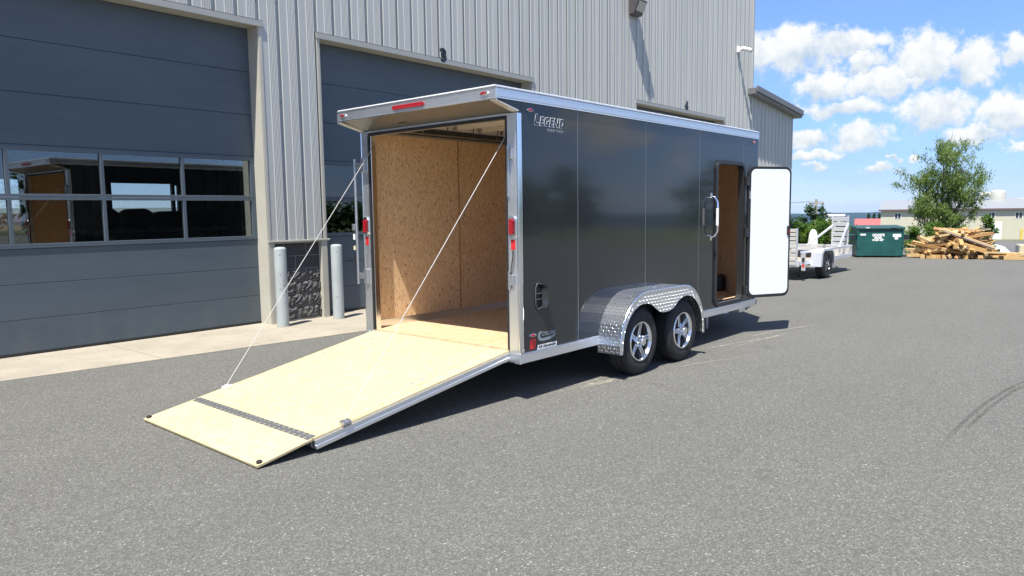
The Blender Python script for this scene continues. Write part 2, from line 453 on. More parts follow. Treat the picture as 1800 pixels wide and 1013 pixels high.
def text_mesh(name, body, size, mat, parent, loc, rot, offset=0.0, shear=0.0, ext=.001, width=None, align='LEFT', space=1.0):
    """flat lettering as a mesh; width stretches it to a given length"""
    cu = bpy.data.curves.new(name + '_curve', 'FONT'); cu.body = body; cu.size = size; cu.offset = offset; cu.shear = shear
    cu.extrude = ext; cu.align_x = align; cu.resolution_u = 3; cu.space_character = space
    t = bpy.data.objects.new(name + '_curve', cu); COL.objects.link(t)
    dg = bpy.context.evaluated_depsgraph_get(); dg.update()
    me = bpy.data.meshes.new_from_object(t.evaluated_get(dg)); me.name = name
    bpy.data.objects.remove(t); bpy.data.curves.remove(cu)
    me.materials.clear(); me.materials.append(mat)
    if width:
        xs = [v.co.x for v in me.vertices]; k = width / (max(xs) - min(xs))
        for v in me.vertices: v.co.x *= k
    o = bpy.data.objects.new(name, me); COL.objects.link(o); o.parent = parent; o.location = loc; o.rotation_euler = rot
    return o

# ------------------------------------------------------------------ ground
def ss(t): t = max(0.0, min(1.0, t)); return t * t * (3 - 2 * t)


def terrain_z(x, y):
    z = -.06 - 2.2 * ss((x - 29.6) / 9.0) - 2.1 * ss((x - 40) / 110.0)
    if x > 165: z = min(z, -.0265 * x)
    return z


def spaced(lim, mid):
    a = sorted(set([round(v, 2) for v in mid] + [s * lim * f for s in (-1, 1) for f in (.02, .035, .06, .1, .17, .28, .45, .7, 1.0)]))
    return a


M_GRASS = pm('meadow', (.085, .12, .035), .9, var=.5, vscale=.15, vcol=(.12, .115, .05))
gx = spaced(5000, [-60, -30, 0, 20, 28, 29.5, 30.5, 31.5, 32.5, 33.5, 34.5, 35.5, 36.5, 37.5, 38.6, 42, 50, 60, 75, 90, 110, 130, 150, 165, 200, 260, 400])
gy = spaced(5000, [-60, -40, -20, -10, 0, 10, 20, 30, 40, 60])
mb = MB()
vs = [(x, y, terrain_z(x, y)) for x in gx for y in gy]; ny = len(gy)
mb.add(vs, [(i * ny + j, (i + 1) * ny + j, (i + 1) * ny + j + 1, i * ny + j + 1) for i in range(len(gx) - 1) for j in range(ny - 1)])
structure(mb.build('terrain', M_GRASS, smooth=True))
YB, REC = 9.9487, .24; YD = YB + REC
lot = MB(); lot.add([(-70, -70, 0), (29.4, -70, 0), (29.4, 34, 0), (-70, 34, 0), (-70, -70, -.3), (29.4, -70, -.3), (29.4, 34, -.3), (-70, 34, -.3)],
                    [(0, 1, 2, 3), (4, 7, 6, 5), (0, 4, 5, 1), (1, 5, 6, 2), (2, 6, 7, 3), (3, 7, 4, 0)])
LOT = structure(lot.build('asphalt_lot', M_ASPH))
mb = MB(); fx = [44, 50, 60, 75, 90, 110, 130, 150]; fyy = [-40, -20, 0, 15, 34]
mb.add([(x, y, terrain_z(x, y) + .03) for x in fx for y in fyy],
       [(i * 5 + j, (i + 1) * 5 + j, (i + 1) * 5 + j + 1, i * 5 + j + 1) for i in range(len(fx) - 1) for j in range(4)])
structure(mb.build('far_pavement', M_FARASPH))


# concrete apron: separate slabs with open joints
AP = structure(empty('concrete_apron', (0, 9.2, 0)))
def apron_edge(x): return 8.79 - .119 * (x - 2.24) if x < 9.0 else 7.985
cuts = [-9.0, -6.0, -2.7, .55, 3.82, 7.05, 10.4, 13.8, 17.2, 20.6, 24.2, 28.2]
for a, b in zip(cuts[:-1], cuts[1:]):
    a2, b2 = a + .007, b - .007
    for y_in, y_out in ((lambda x: YD + .3, lambda x: YB + .02), (lambda x: YB + .012, apron_edge)):
        MB().hexa([(a2, y_out(a2) - 9.2, -.1), (b2, y_out(b2) - 9.2, -.1), (b2, y_in(b2) - 9.2, -.1), (a2, y_in(a2) - 9.2, -.1),
                   (a2, y_out(a2) - 9.2, .012), (b2, y_out(b2) - 9.2, .012), (b2, y_in(b2) - 9.2, .012), (a2, y_in(a2) - 9.2, .012)]).build('concrete_slab', M_CONC, AP, bevel=.004)


def strip(name, pts, w, mat, z=.004, parent=LOT):
    """a worn mark lying on the asphalt"""
    P = [Vector((x, y, z)) for x, y in pts]; n = len(P)
    me = bpy.data.meshes.new(name); vs = []; fs = []
    for i, p in enumerate(P):
        t = (P[min(i + 1, n - 1)] - P[max(i - 1, 0)]).normalized(); s = Vector((-t.y, t.x, 0)) * w / 2
        vs += [p + s, p - s]
    fs = [(2 * i, 2 * i + 1, 2 * i + 3, 2 * i + 2) for i in range(n - 1)]
    me.from_pydata([tuple(v) for v in vs], [], fs); uvl = me.uv_layers.new()
    for f in me.polygons:
        for li, vi in zip(f.loop_indices, f.vertices): uvl.data[li].uv = ((vi // 2) / (n - 1), vi % 2)
    me.materials.append(mat)
    o = bpy.data.objects.new(name, me); COL.objects.link(o); o.parent = parent
    return o


M_CHALK = scuff_mat('chalky_scuff', (.50, .46, .37), 14, .35, .72, .50)
M_SKID = scuff_mat('skid_rubber', (.045, .045, .043), 9, .15, .7, .30)
for k, (pts, w) in enumerate([
    ([(5.15, 4.02), (5.55, 3.95), (5.95, 3.90), (6.3, 3.83)], .035), ([(5.5, 3.90), (5.8, 3.86), (6.1, 3.78), (6.4, 3.66)], .05),
    ([(5.6, 4.0), (5.95, 3.97), (6.3, 3.93)], .05), ([(5.75, 3.83), (6.05, 3.83), (6.35, 3.74)], .03), ([(5.65, 3.93), (6.0, 3.85), (6.25, 3.80)], .09),
    ([(6.9, 3.62), (7.3, 3.5), (7.75, 3.32), (8.2, 3.2)], .04), ([(7.9, 3.85), (8.6, 3.7), (9.3, 3.5), (9.9, 3.42)], .07), ([(8.3, 3.6), (9.1, 3.52), (9.7, 3.36)], .05),
    ([(9.0, 3.75), (9.9, 3.6), (10.9, 3.3)], .08)]):
    strip('scuff_mark', pts, w, M_CHALK, .004 + .0008 * k)
strip('skid_mark', [(5.7, .93), (6.15, .92), (6.64, .90), (7.21, .86), (7.82, .79), (8.36, .69), (9.2, .5)], .055, M_SKID, .004)
strip('skid_mark', [(5.9, .86), (6.5, .85), (7.21, .80), (7.82, .735), (8.36, .63), (9.2, .44)], .050, M_SKID, .0048)
strip('skid_mark', [(4.0, 5.62), (4.12, 5.6), (4.27, 5.58)], .03, scuff_mat('dark_fleck', (.03, .03, .03), 9, .1, .5, .75), .004)

# ------------------------------------------------------------------ the steel building
BL = empty('steel_building', (6.6, YB, 0))
BO = Vector((6.6, YB, 0))
tag(BL, 'large light grey ribbed steel building with dark slate overhead doors', 'building')
def bx(x0, x1, y0, y1, z0, z1): return (x0 - BO.x, x1 - BO.x, y0 - BO.y, y1 - BO.y, z0, z1)
XL, XC, XE, HT, HD, ZB = -9.0, 24.30, 28.12, 10.2, 4.42, 1.254
DOORS = [(.72, 6.067), (7.11, 12.478), (16.80, 22.07)]
PITCHR = .335; R0 = 5.74 + .02


def rib_profile(x0, x1):
    """(x, out) points of the siding between x0 and x1: narrow grooves with a fluted band between"""
    base = [(-.064, .036), (-.052, .002), (-.010, .002), (.004, .036), (.115, .036)]
    for q in range(6): base += [(.120 + q * .024, .036), (.138 + q * .024, .0450), (.143 + q * .024, .036)]
    k0 = math.floor((x0 - R0) / PITCHR) - 1; pts = []
    k = k0
    while R0 + k * PITCHR - .06 < x1:
        pts += [(R0 + k * PITCHR + a, h) for a, h in base]; k += 1
    def at(x):
        for (a, ha), (b, hb) in zip(pts[:-1], pts[1:]):
            if a <= x <= b: return ha + (hb - ha) * (x - a) / max(b - a, 1e-9)
        return 0
    return [(x0, at(x0))] + [p for p in pts if x0 + .002 < p[0] < x1 - .002] + [(x1, at(x1))]


def siding(x0, x1, z0, ztop, zend=None):
    """one sheet; its top edge may slope"""
    pr = rib_profile(x0, x1); n = len(pr); mbp = MB()
    zt = lambda x: ztop if zend is None else ztop + (zend - ztop) * (x - x0) / (x1 - x0)
    vs = [(x - BO.x, -h, z0) for x, h in pr] + [(x - BO.x, -h, zt(x)) for x, h in pr]
    vs += [(x0 - BO.x, .02, z0), (x1 - BO.x, .02, z0), (x0 - BO.x, .02, zt(x0)), (x1 - BO.x, .02, zt(x1))]
    mbp.add(vs, [(i, i + 1, i + 1 + n, i + n) for i in range(n - 1)] + [(2 * n + 1, 2 * n, 2 * n + 2, 2 * n + 3), (0, n, 2 * n + 2, 2 * n), (n - 1, 2 * n + 1, 2 * n + 3, 2 * n - 1)])
    return mbp.build('siding_sheet', M_SIDING, BL)


segs = []
edges = sorted([XL, XC] + [e for d in DOORS for e in (d[0] - .05, d[1] + .05)])
for a, b in zip(edges[:-1], edges[1:]):
    over = any(d[0] - .06 < (a + b) / 2 < d[1] + .06 for d in DOORS)
    z0 = HD + .06 if over else ZB + .03
    x = a
    while x < b - 1e-6:
        nx = R0 + (math.floor((x - R0) / PITCHR + .001) + 3) * PITCHR - .055
        if nx <= x + .1: nx += PITCHR
        nx = min(nx, b)
        if b - nx < .25: nx = b
        siding(x + .0008, nx - .0008, z0, HT); x = nx
rake = lambda x: 5.42 - .088 * (x - 24.14)
x = XC + .06
while x < XE - .05:
    nx = min(x + 3 * PITCHR, XE)
    siding(x + .0008, nx - .0008, ZB + .03, rake(x), rake(nx)); x = nx
# fasteners in rows along the ribs
scr = MB()
for k in range(-8, 30):
    for z in (2.2, 3.3, 4.75, 6.0, 7.4, 8.8):
        xx = R0 + k * PITCHR + .038; xl = xx - BO.x
        if any(d[0] - .1 < xx < d[1] + .1 for d in DOORS) and z < HD + .1: continue
        scr.box(xl - .006 - .068, xl + .006 - .068, -.010, .0, z + .03 * (k % 3) - .006, z + .03 * (k % 3) + .006)
so = scr.build('siding_screws', M_GREYTRIM, BL); so['kind'] = 'stuff'
# wall core behind the siding, with the door openings left open
for a, b in zip(edges[:-1], edges[1:]):
    over = any(d[0] - .06 < (a + b) / 2 < d[1] + .06 for d in DOORS)
    B('wall_core', M_INT, BL, bx(a + .002, b - .002, YB + .021, YD + .30, HD + .062 if over else ZB + .03, HT), 0)
B('wall_core', M_INT, BL, bx(XC + .06, XE, YB + .021, YB + .3, ZB + .03, 4.95), 0)
B('corner_trim', M_SIDING, BL, bx(XC - .06, XC + .058, YB - .055, YB + .06, ZB + .03, HT), .006)
B('corner_trim', M_SIDING, BL, bx(XE + .002, XE + .06, YB - .05, YB + .06, ZB + .03, rake(XE) - .02), .006)
# rake trim of the low wing
def sl(x0, x1, y0, y1, dz0, dz1): return [(x - BO.x, y - BO.y, rake(x) + d) for d in (dz0, dz1) for x, y in ((x0, y0), (x1, y0), (x1, y1), (x0, y1))]
MB().hexa(sl(XC - .35, XE + .32, YB - .30, YB + .06, -.02, .20)).build('rake_trim', M_RAKE, BL, bevel=.02)
MB().hexa(sl(XC - .32, XE + .30, YB - .36, YB - .302, .06, .26)).build('rake_cap', M_GREYTRIM, BL, bevel=.015)
MB().hexa(sl(XC + .06, XE + .30, YB + .062, YB + 14, .02, .14)).build('wing_roof', M_RAKE, BL)
B('wing_wall', M_SIDING, BL, bx(XE - .1, XE, YB + .302, YB + 13.8, 0, 4.94), 0)
B('main_wall', M_SIDING, BL, bx(XC - .1, XC, YD + .252, YB + 15.8, 0, HT), 0)
B('side_wall', M_SIDING, BL, bx(XL, XL + .1, YD + .252, YB + 15.8, 0, HT), 0)
B('roof', M_RAKE, BL, bx(XL - .3, XC + .3, YB - .25, YB + 16.3, HT + .002, HT + .25), .02)
B('ceiling', M_INT, BL, bx(XL + .12, XC - .12, YD + .26, YB + 15.7, 6.2, 6.3), 0)
B('workshop_floor', pm('workshop_floor', (.16, .16, .155), .5), BL, bx(XL + .1, XC - .1, YD + .31, YB + 15.9, -.05, .011), 0)
# back wall with window bays that let daylight through
wins = [(6.2, 7.55, 1.30, 2.85), (9.85, 10.02, 1.62, 2.75), (10.18, 12.2, 1.45, 2.80), (12.3, 12.42, 1.6, 2.75)]
px = XL + .1; yk0, yk1 = YB + 16.0, YB + 16.15
for (a, b, z0, z1) in wins:
    B('back_wall', M_INT, BL, bx(px, a - .001, yk0, yk1, 0, HT), 0)
    B('back_wall', M_INT, BL, bx(a, b, yk0, yk1, 0, z0), 0); B('back_wall', M_INT, BL, bx(a, b, yk0, yk1, z1, HT), 0); px = b + .001
B('back_wall', M_INT, BL, bx(px, XC - .1, yk0, yk1, 0, HT), 0)
# masonry base under the siding
BK = []
for s in range(4):
    mbk = MB(); nx_, nz_ = 9, 5; rr = random.Random(40 + s)
    g = [[(-.194 + .388 * i / nx_, -(.006 + (.034 * rr.random() if 0 < i < nx_ and 0 < j < nz_ else 0)), .004 + .192 * j / nz_) for i in range(nx_ + 1)] for j in range(nz_ + 1)]
    vs = [p for row in g for p in row]; w1 = nx_ + 1
    fs = [(j * w1 + i, j * w1 + i + 1, (j + 1) * w1 + i + 1, (j + 1) * w1 + i) for j in range(nz_) for i in range(nx_)]
    mbk.add(vs, fs); mbk.box(-.194, .194, -.0059, .07, .004, .196)
    BK.append(mbk.mesh('split_block', M_SPLIT))
BSM = MB().box(-.194, .194, -.004, .07, .004, .196).mesh('smooth_block', M_BLOCKD)


def masonry(x0, x1):
    base = B('masonry_base', M_MORTAR, BL, bx(x0, x1, YB + .0435, YB + .3, 0, ZB - .002), 0)
    for c in range(6):
        z = .03 + c * .2; x = x0 - (.2 if c % 2 else 0.0) + .003
        while x < x1 - .02:
            a, b = max(x, x0), min(x + .4, x1)
            if b - a > .05:
                me = random.choice(BK) if c < 4 else BSM
                o = link('block', me, base, loc=((a + b) / 2 - BO.x, .042, z)); o.scale = ((b - a) / .4, 1, 1)
            x += .4
for a, b in ((6.17, 7.05), (12.56, 16.72), (22.15, 28.1)): masonry(a, b)
B('masonry_base', M_MORTAR, BL, bx(XL, .62, YB + .048, YB + .3, 0, ZB - .002), 0)
# base ledge
for a, b in ((XL, .6), (6.06, 7.17), (12.44, 16.86), (22.03, XE)): B('base_ledge', M_TRIM, BL, bx(a, b, YB - .06, YB + .045, ZB + .001, ZB + .028), .004)
# door jambs and headers
for (a, b) in DOORS:
    B('jamb', M_TRIM, BL, bx(b + .001, b + .10, YB - .045, YB + .046, 0, ZB), .004)
    B('jamb', M_TRIM, BL, bx(a - .10, a - .001, YB - .045, YB + .046, 0, ZB), .004)
    B('jamb', M_TRIM, BL, bx(b + .001, b + .048, YB - .045, YB - .001, ZB + .03, HD), .004)
    B('jamb', M_TRIM, BL, bx(a - .048, a - .001, YB - .045, YB - .001, ZB + .03, HD), .004)
    B('jamb_lining', M_TRIM, BL, bx(b - .012, b + .0005, YB - .042, YD + .06, 0, HD), 0)
    B('jamb_lining', M_TRIM, BL, bx(a - .0005, a + .012, YB - .042, YD + .06, 0, HD), 0)
    B('header_lining', M_TRIM, BL, bx(a - .02, b + .02, YB - .04, YD + .06, HD + .001, HD + .018), 0)
    B('header', pm('header_trim', (.34, .34, .31), .5), BL, bx(a - .06, b + .06, YB - .066, YB - .041, HD - .012, HD + .075), .005)
    B('header_cap', M_GREYTRIM, BL, bx(a - .06, b + .06, YB - .066, YB + .0195, HD + .0755, HD + .083), 0)
# overhead doors
SEC = [(.012, .445), (.45, .875), (.88, 1.302), 'w', 'w', (2.549, 3.163), (3.168, 3.788), (3.793, 4.415)]
for di, (a, b) in enumerate(DOORS):
    D = B('overhead_door', M_BLACK, BL, bx(a + .012, b - .012, YD - .006, YD + .045, .013, .045), .004)   # rubber bottom seal carries the door
    for s in SEC:
        if s == 'w': continue
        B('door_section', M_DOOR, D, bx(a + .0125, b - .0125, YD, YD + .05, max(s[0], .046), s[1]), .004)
    wd = (b - a - .026); pitch = 1.09 if di == 0 else wd / 5
    cols = [b - .060 - (k + 1) * 1.055 for k in range(5)] if di == 0 else [a + .035 + k * 1.06 for k in range(5)]
    for (z0, z1, p0, p1) in ((1.306, 1.924, 1.361, 1.889), (1.927, 2.545, 1.964, 2.485)):
        xs = sorted(cols); holes = []
        for c in xs: holes.append([(c + .022 - BO.x, p0), (c + 1.033 - BO.x, p0), (c + 1.033 - BO.x, p1), (c + .022 - BO.x, p1)])
        out = [(a + .0125 - BO.x, z0), (b - .0125 - BO.x, z0), (b - .0125 - BO.x, z1), (a + .0125 - BO.x, z1)]
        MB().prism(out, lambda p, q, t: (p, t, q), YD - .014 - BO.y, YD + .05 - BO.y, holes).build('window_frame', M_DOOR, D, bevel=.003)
        for c in xs: B('window_pane', M_GLASS, D, bx(c + .020, c + 1.035, YD + .016, YD + .020, p0 - .002, p1 + .002), 0)
# door numbers
for ch, xx, zz, hh, lab in (('3', 9.84, 4.45, .33, 'black number 3 mounted above the middle overhead door'), ('4', 19.56, 4.51, .33, 'black number 4 mounted above the door behind the trailer roof')):
    o = text_mesh('door_number', ch, hh, M_DECALB, None, (xx - .09, YB - .038, zz), (math.pi / 2, 0, 0), offset=.014, ext=.012)
    o.location.y = YB - .055
    tag(o, lab, 'number sign', 'door numbers on the siding')
# wall light
WL = empty('wall_light', (16.55, YB - .072, 6.74)); tag(WL, 'bronze floodlight box high on the ribbed steel wall', 'wall light')
MB().prism([(0, -.21), (0, .2), (-.16, .2), (-.30, .12), (-.13, -.21)], lambda p, q, t: (t, p, q), -.21, .21).build('housing', pm('bronze_housing', (.075, .066, .072), .45), WL, bevel=.012)
MB().hexa([(-.17, -.287, .085), (.17, -.287, .085), (.17, -.172, -.13), (-.17, -.172, -.13), (-.17, -.300, .079), (.17, -.300, .079), (.17, -.185, -.137), (-.17, -.185, -.137)]).build('lens', pm('frosted_lens', (.42, .44, .38), .25), WL)
B('mounting_plate', M_DARKST, WL, (-.12, .12, .001, .034, -.2, .15), .004)
# security camera
SCM = empty('security_camera', (23.05, YB - .072, 6.72)); tag(SCM, 'small white security camera near the corner of the steel wall', 'camera')
B('bracket', M_WHITEP, SCM, (-.07, .07, -.05, .034, -.09, .09), .012)
mbc = MB(); ax = Vector((.62, -.72, -.22)).normalized(); c0 = Vector((.0, -.09, .03)); mbc.tube([c0, c0 + ax * .02, c0 + ax * .30, c0 + ax * .32], [.05, .07, .07, .06], 16)
cb = mbc.build('camera_body', M_WHITEP, SCM, smooth=True)
MB().tube([c0 + ax * .318, c0 + ax * .345], [.058, .052], 16).build('camera_lens', M_BLACK, SCM, smooth=True)
MB().tube([(0, -.04, .0), c0 + ax * .05], .025, 8).build('arm', M_WHITEP, SCM, smooth=True)
# bollards
for k, (xx, yy, lab) in enumerate(((6.06, 9.60, 'pale grey steel bollard nearer the left overhead door'), (7.06, 9.59, 'pale grey steel bollard beside the trailer rear opening'))):
    BO_ = empty('bollard', (xx, yy, .012)); tag(BO_, lab, 'bollard', 'bollards before the masonry pier')
    MB().lathe([(.088, -.02), (.088, .6), (.0885, 1.15), (.086, 1.165), (.074, 1.178), (.04, 1.186), (.0, 1.188)], 32, XYZ).build('pipe', M_BOLL, BO_, smooth=True)
    MB().lathe([(.10, .0), (.10, .004), (.0885, .009)], 24, XYZ).build('base_joint', pm('joint_sealant', (.25, .22, .17), .9), BO_)
    rr = random.Random(k + 3); sm_ = MB()
    for i in range(13 - 6 * k):
        an = R(rr.uniform(205, 330)); z = rr.uniform(.15, .8) if i else 1.07
        w, h = rr.uniform(.008, .03) * (2.2 if i == 0 else 1), rr.uniform(.003, .010); da = w / .0885
        sm_.add([(.0891 * math.cos(an + s * da), .0891 * math.sin(an + s * da), z + t * h + s * .01) for s, t in ((-.5, 0), (.0, -.3), (.5, 0), (.5, 1), (0, 1.2), (-.5, 1))], [(0, 1, 4, 5), (1, 2, 3, 4)])
    o = sm_.build('scuffs', M_SCUFFD, BO_); o['kind'] = 'stuff'
# what stands inside behind the door glass
for k, (xx, yy, lab, n) in enumerate(((4.95, 13.6, 'dark storage rack behind the middle panes of the left overhead door', 4), (7.9, 13.9, 'dark storage rack behind the right panes of the left overhead door', 4), (11.2, 14.4, 'dark storage rack behind the glass of the middle overhead door', 4))):
    RK = empty('storage_rack', (xx, yy, .012)); tag(RK, lab, 'rack', 'racks in the workshop')
    for i in (0, 1):
        for j in (0, 1): B('upright', M_DARKST, RK, (i * 2.5 - .04, i * 2.5 + .04, j * .9 - .04, j * .9 + .04, 0, 2.75), 0)
    for z in (.5, 1.38): B('shelf', pm('grey_shelf', (.16, .16, .16), .6), RK, (-.03, 2.53, -.035, .935, z, z + .06), 0)
    B('top_beam', M_DARKST, RK, (.04, 2.46, -.03, .03, 2.6, 2.72), 0)
    rr = random.Random(k)
    for i in range(n):
        r = rr.uniform(.13, .2)
        o = MB().lathe([(.02, -.4), (r * .93, -.4), (r, -.36), (r, .36), (r * .93, .4), (.02, .4)], 16, lambda x, y, h, r=r: (x, h, y + r)).build('tyre_roll', M_RUBBER, smooth=True, loc=(xx + .35 + i * .6, yy + .45, 1.452))
        tag(o, 'dark roll on the shelf of the %s workshop rack, seen through glass' % ('leftmost', 'middle', 'rightmost')[k], 'roll', 'rolls on the workshop racks')

# ------------------------------------------------------------------ the enclosed trailer (local axes: u forward, v to the left side, z up)
TX, TY, TYAW = 4.8589, 4.0086, -.0207
TW, TL = 2.148, 4.959
ZR0, ZR1, ZF, ZT, OH = .3475, .4314, 2.604, 2.683, .285
APEX = 5.98
TR = empty('enclosed_trailer', (TX, TY, 0), TYAW)
tag(TR, 'charcoal enclosed cargo trailer with rear ramp down and side door open', 'trailer')
S1, PAN = .844, 1.219
seams = [0.0, S1, S1 + PAN, S1 + 2 * PAN, S1 + 3 * PAN, TL]
DU0, DU1, DZ0, DZ1 = 3.725, 4.488, .482, 2.240
UVZ = lambda p, q, t: (p, t, q)
# side skins
for i, (a, b) in enumerate(zip(seams[:-1], seams[1:])):
    a2, b2 = a + (.0025 if i else .03), b - .0025
    out = [(a2, ZR1 - .01), (b2, ZR1 - .01), (b2, ZF + .004), (a2, ZF + .004)]
    if i == 0: out = [(a2, ZR1 - .01), (b2, ZR1 - .01), (b2, ZF + .004), (a2, ZF + .004)]
    hole = [rrect(DU0, DU1, DZ0, DZ1, .085)] if i == 3 else []
    MB().prism(out, UVZ, 0.0, .012, hole).build('side_panel', M_SKIN, TR)
    MB().prism(out, UVZ, TW - .012, TW).build('side_panel', M_SKIN, TR)
for u in seams[1:-1]:      # bright joints between the sheets
    for v0, v1 in ((.0006, .0125), (TW - .0125, TW - .0006)): B('panel_joint', M_ALUD, TR, (u - .0024, u + .0024, v0, v1, ZR1, (2.60 if not (abs(u - seams[4]) < .01 and v0 < 1) else 2.60)), 0)
# canopy cheeks of skin behind the sloping flange
for v0, v1 in ((.0, .012), (TW - .012, TW)):
    MB().prism([(-OH + .01, ZF + .004), (.028, ZF + .004), (.028, 2.50), (.0, 2.525)], UVZ, v0, v1).build('canopy_cheek', M_SKIN, TR)
# rails
for v0, v1, s in ((-.012, .05, 1), (TW - .05, TW + .012, -1)):
    B('bottom_rail', M_ALU, TR, (-.004, TL, v0, v1, ZR0, ZR1), .005)
    B('rail_lip', M_ALUP, TR, (.03, TL, v0 - .003 if s > 0 else v1 - .02, v0 + .02 if s > 0 else v1 + .003, ZR1 + .0005, ZR1 + .009), .002)
    B('top_rail', M_ALU, TR, (-OH + .004, TL, v0, v1, ZF + .006, ZT), .006)
    B('rail_lip', M_ALUP, TR, (-OH + .004, TL, v0 - .004 if s > 0 else v1 - .02, v0 + .02 if s > 0 else v1 + .004, ZF - .008, ZF + .0055), .003)
    B('rail_lip', M_ALUP, TR, (-OH + .004, TL, v0 - .006 if s > 0 else v1 - .02, v0 + .02 if s > 0 else v1 + .006, ZT + .0005, ZT + .010), .003)
    B('rail_end_block', M_ALU, TR, (-.03, -.0045, v0 - .003, v1 + .003, ZR0 - .002, ZR1 + .004), .004)
B('corner_cap', M_BLACK, TR, (TL + .001, TL + .035, -.010, .045, ZR0 + .005, ZR1 - .004), .006)
# roof with screw heads along its edges
B('roof', pm('roof_sheet', (.78, .79, .79), .45, .3), TR, (-OH - .004, TL, .0, TW, ZT + .0105, ZT + .022), .003)
sc_ = MB()
for k in range(22):
    v = .05 + k * (TW - .1) / 21; sc_.lathe([(.010, 0), (.008, .0035), (.0, .005)], 8, lambda x, y, h, v=v: (-OH + .02 + x, v + y, ZT + .022 + h))
for k in range(30):
    u = -OH + .1 + k * .172; sc_.lathe([(.010, 0), (.008, .0035), (.0, .005)], 8, lambda x, y, h, u=u: (u + x, .018 + y, ZT + .022 + h))
o = sc_.build('roof_screws', M_ALUD, TR); o['kind'] = 'stuff'
# rear fascia and underside of the canopy
B('rear_fascia', M_ALU, TR, (-OH - .004, -OH + .003, -.010, TW + .010, ZF - .004, ZT + .004), .002)
B('fascia_lip', M_ALUP, TR, (-OH - .012, -OH + .01, -.012, TW + .012, ZF - .014, ZF - .0045), .003)
B('fascia_lip', M_ALUP, TR, (-OH - .012, -OH + .01, -.012, TW + .012, ZT + .0045, ZT + .0102), .002)
MB().hexa([(-OH + .012, .014, ZF - .012), (.0, .014, 2.512), (.0, TW - .014, 2.512), (-OH + .012, TW - .014, ZF - .012),
           (-OH + .012, .014, ZF - .004), (.0, .014, 2.520), (.0, TW - .014, 2.520), (-OH + .012, TW - .014, ZF - .004)]).build('canopy_soffit', pm('soffit', (.34, .325, .29), .35, .75), TR)
M_CREAMF = pm('flange_edge', (.72, .69, .62), .4, .35)
for v0, v1 in ((-.012, .055), (TW - .055, TW + .012)):      # sloping flange from fascia to post
    MB().hexa([(-OH - .004, v0, ZF - .026), (-.012, v0, 2.512), (-.012, v1, 2.512), (-OH - .004, v1, ZF - .026),
               (-OH - .004, v0, ZF - .0145), (-.002, v0, 2.524), (-.002, v1, 2.524), (-OH - .004, v1, ZF - .0145)]).build('canopy_flange', M_CREAMF, TR, bevel=.002)
# rear posts: an outer face, a rounded corner strip and the inner return with its black seal
for s, v0 in ((1, 0.0), (-1, TW)):
    vv = lambda d: v0 + s * d
    def pb(name, mat, u0, u1, d0, d1, z0, z1, bev=.004):
        B(name, mat, TR, (u0, u1, min(vv(d0), vv(d1)), max(vv(d0), vv(d1)), z0, z1), bev)
    pb('rear_post', M_ALU, -.018, .027, .018, .118, ZR1 + .005, 2.508)
    pb('post_corner', M_ALUP, -.020, .032, -.012, .0175, ZR1 + .005, 2.508, .010)
    pb('post_seal', M_SEAL, -.024, -.002, .119, .136, ZR1 + .03, 2.46, .003)
    pb('inner_post', M_ALU, .028, .060, .060, .138, ZR1 + .03, 2.50, .003)
    if s < 0: pb('post_return', M_ALUP, -.006, .055, .1385, .155, ZR1 + .03, 2.46, .003)
B('header_seal', M_SEAL, TR, (-.022, .0, .119, TW - .119, 2.462, 2.492), .004)
B('rear_header', M_ALU, TR, (.0005, .06, .06, TW - .06, 2.465, 2.56), .004)
B('rear_sill', M_ALU, TR, (-.02, .05, .055, TW - .055, ZR0 + .002, .440), .004)
# inside
ZFL = .462
fl = [(.0, .052), (TL - .05, .052), (APEX - .06, TW / 2), (TL - .05, TW - .052), (.0, TW - .052)]
MB().prism(fl, XYZ, ZFL - .022, ZFL).build('floor', M_OSBF, TR)
cuts_l = [.062, 1.335, 2.555, 3.775, 4.9]
for a, b in zip(cuts_l[:-1], cuts_l[1:]):
    B('lining_board', M_OSBW, TR, (a + .002, b - .002, TW - .058, TW - .048, ZFL + .075, 2.50), 0)
    B('board_batten', M_OSBE, TR, (b - .010, b + .010, TW - .064, TW - .0585, ZFL + .075, 2.50), .002)
B('kick_strip', M_DIAM, TR, (.062, 4.9, TW - .062, TW - .052, ZFL + .001, ZFL + .074), 0)
B('cove_trim', pm('cove_grey', (.33, .29, .24), .6), TR, (.062, 4.9, TW - .070, TW - .048, 2.501, 2.552), .004)
B('wire_duct', M_BLACK, TR, (.062, 4.9, TW - .080, TW - .0705, 2.520, 2.532), 0)
for a, b in ((.062, 1.3), (1.304, 2.5), (2.504, DU0 - .03)): B('lining_board', M_OSBW, TR, (a, b, .048, .058, ZFL + .001, 2.55), 0)
B('lining_board', M_OSBW, TR, (DU0 - .028, 4.9, .048, .058, DZ1 + .03, 2.55), 0)
B('lining_board', M_OSBW, TR, (DU1 + .03, 4.9, .048, .058, ZFL + .001, DZ1 + .029), 0)
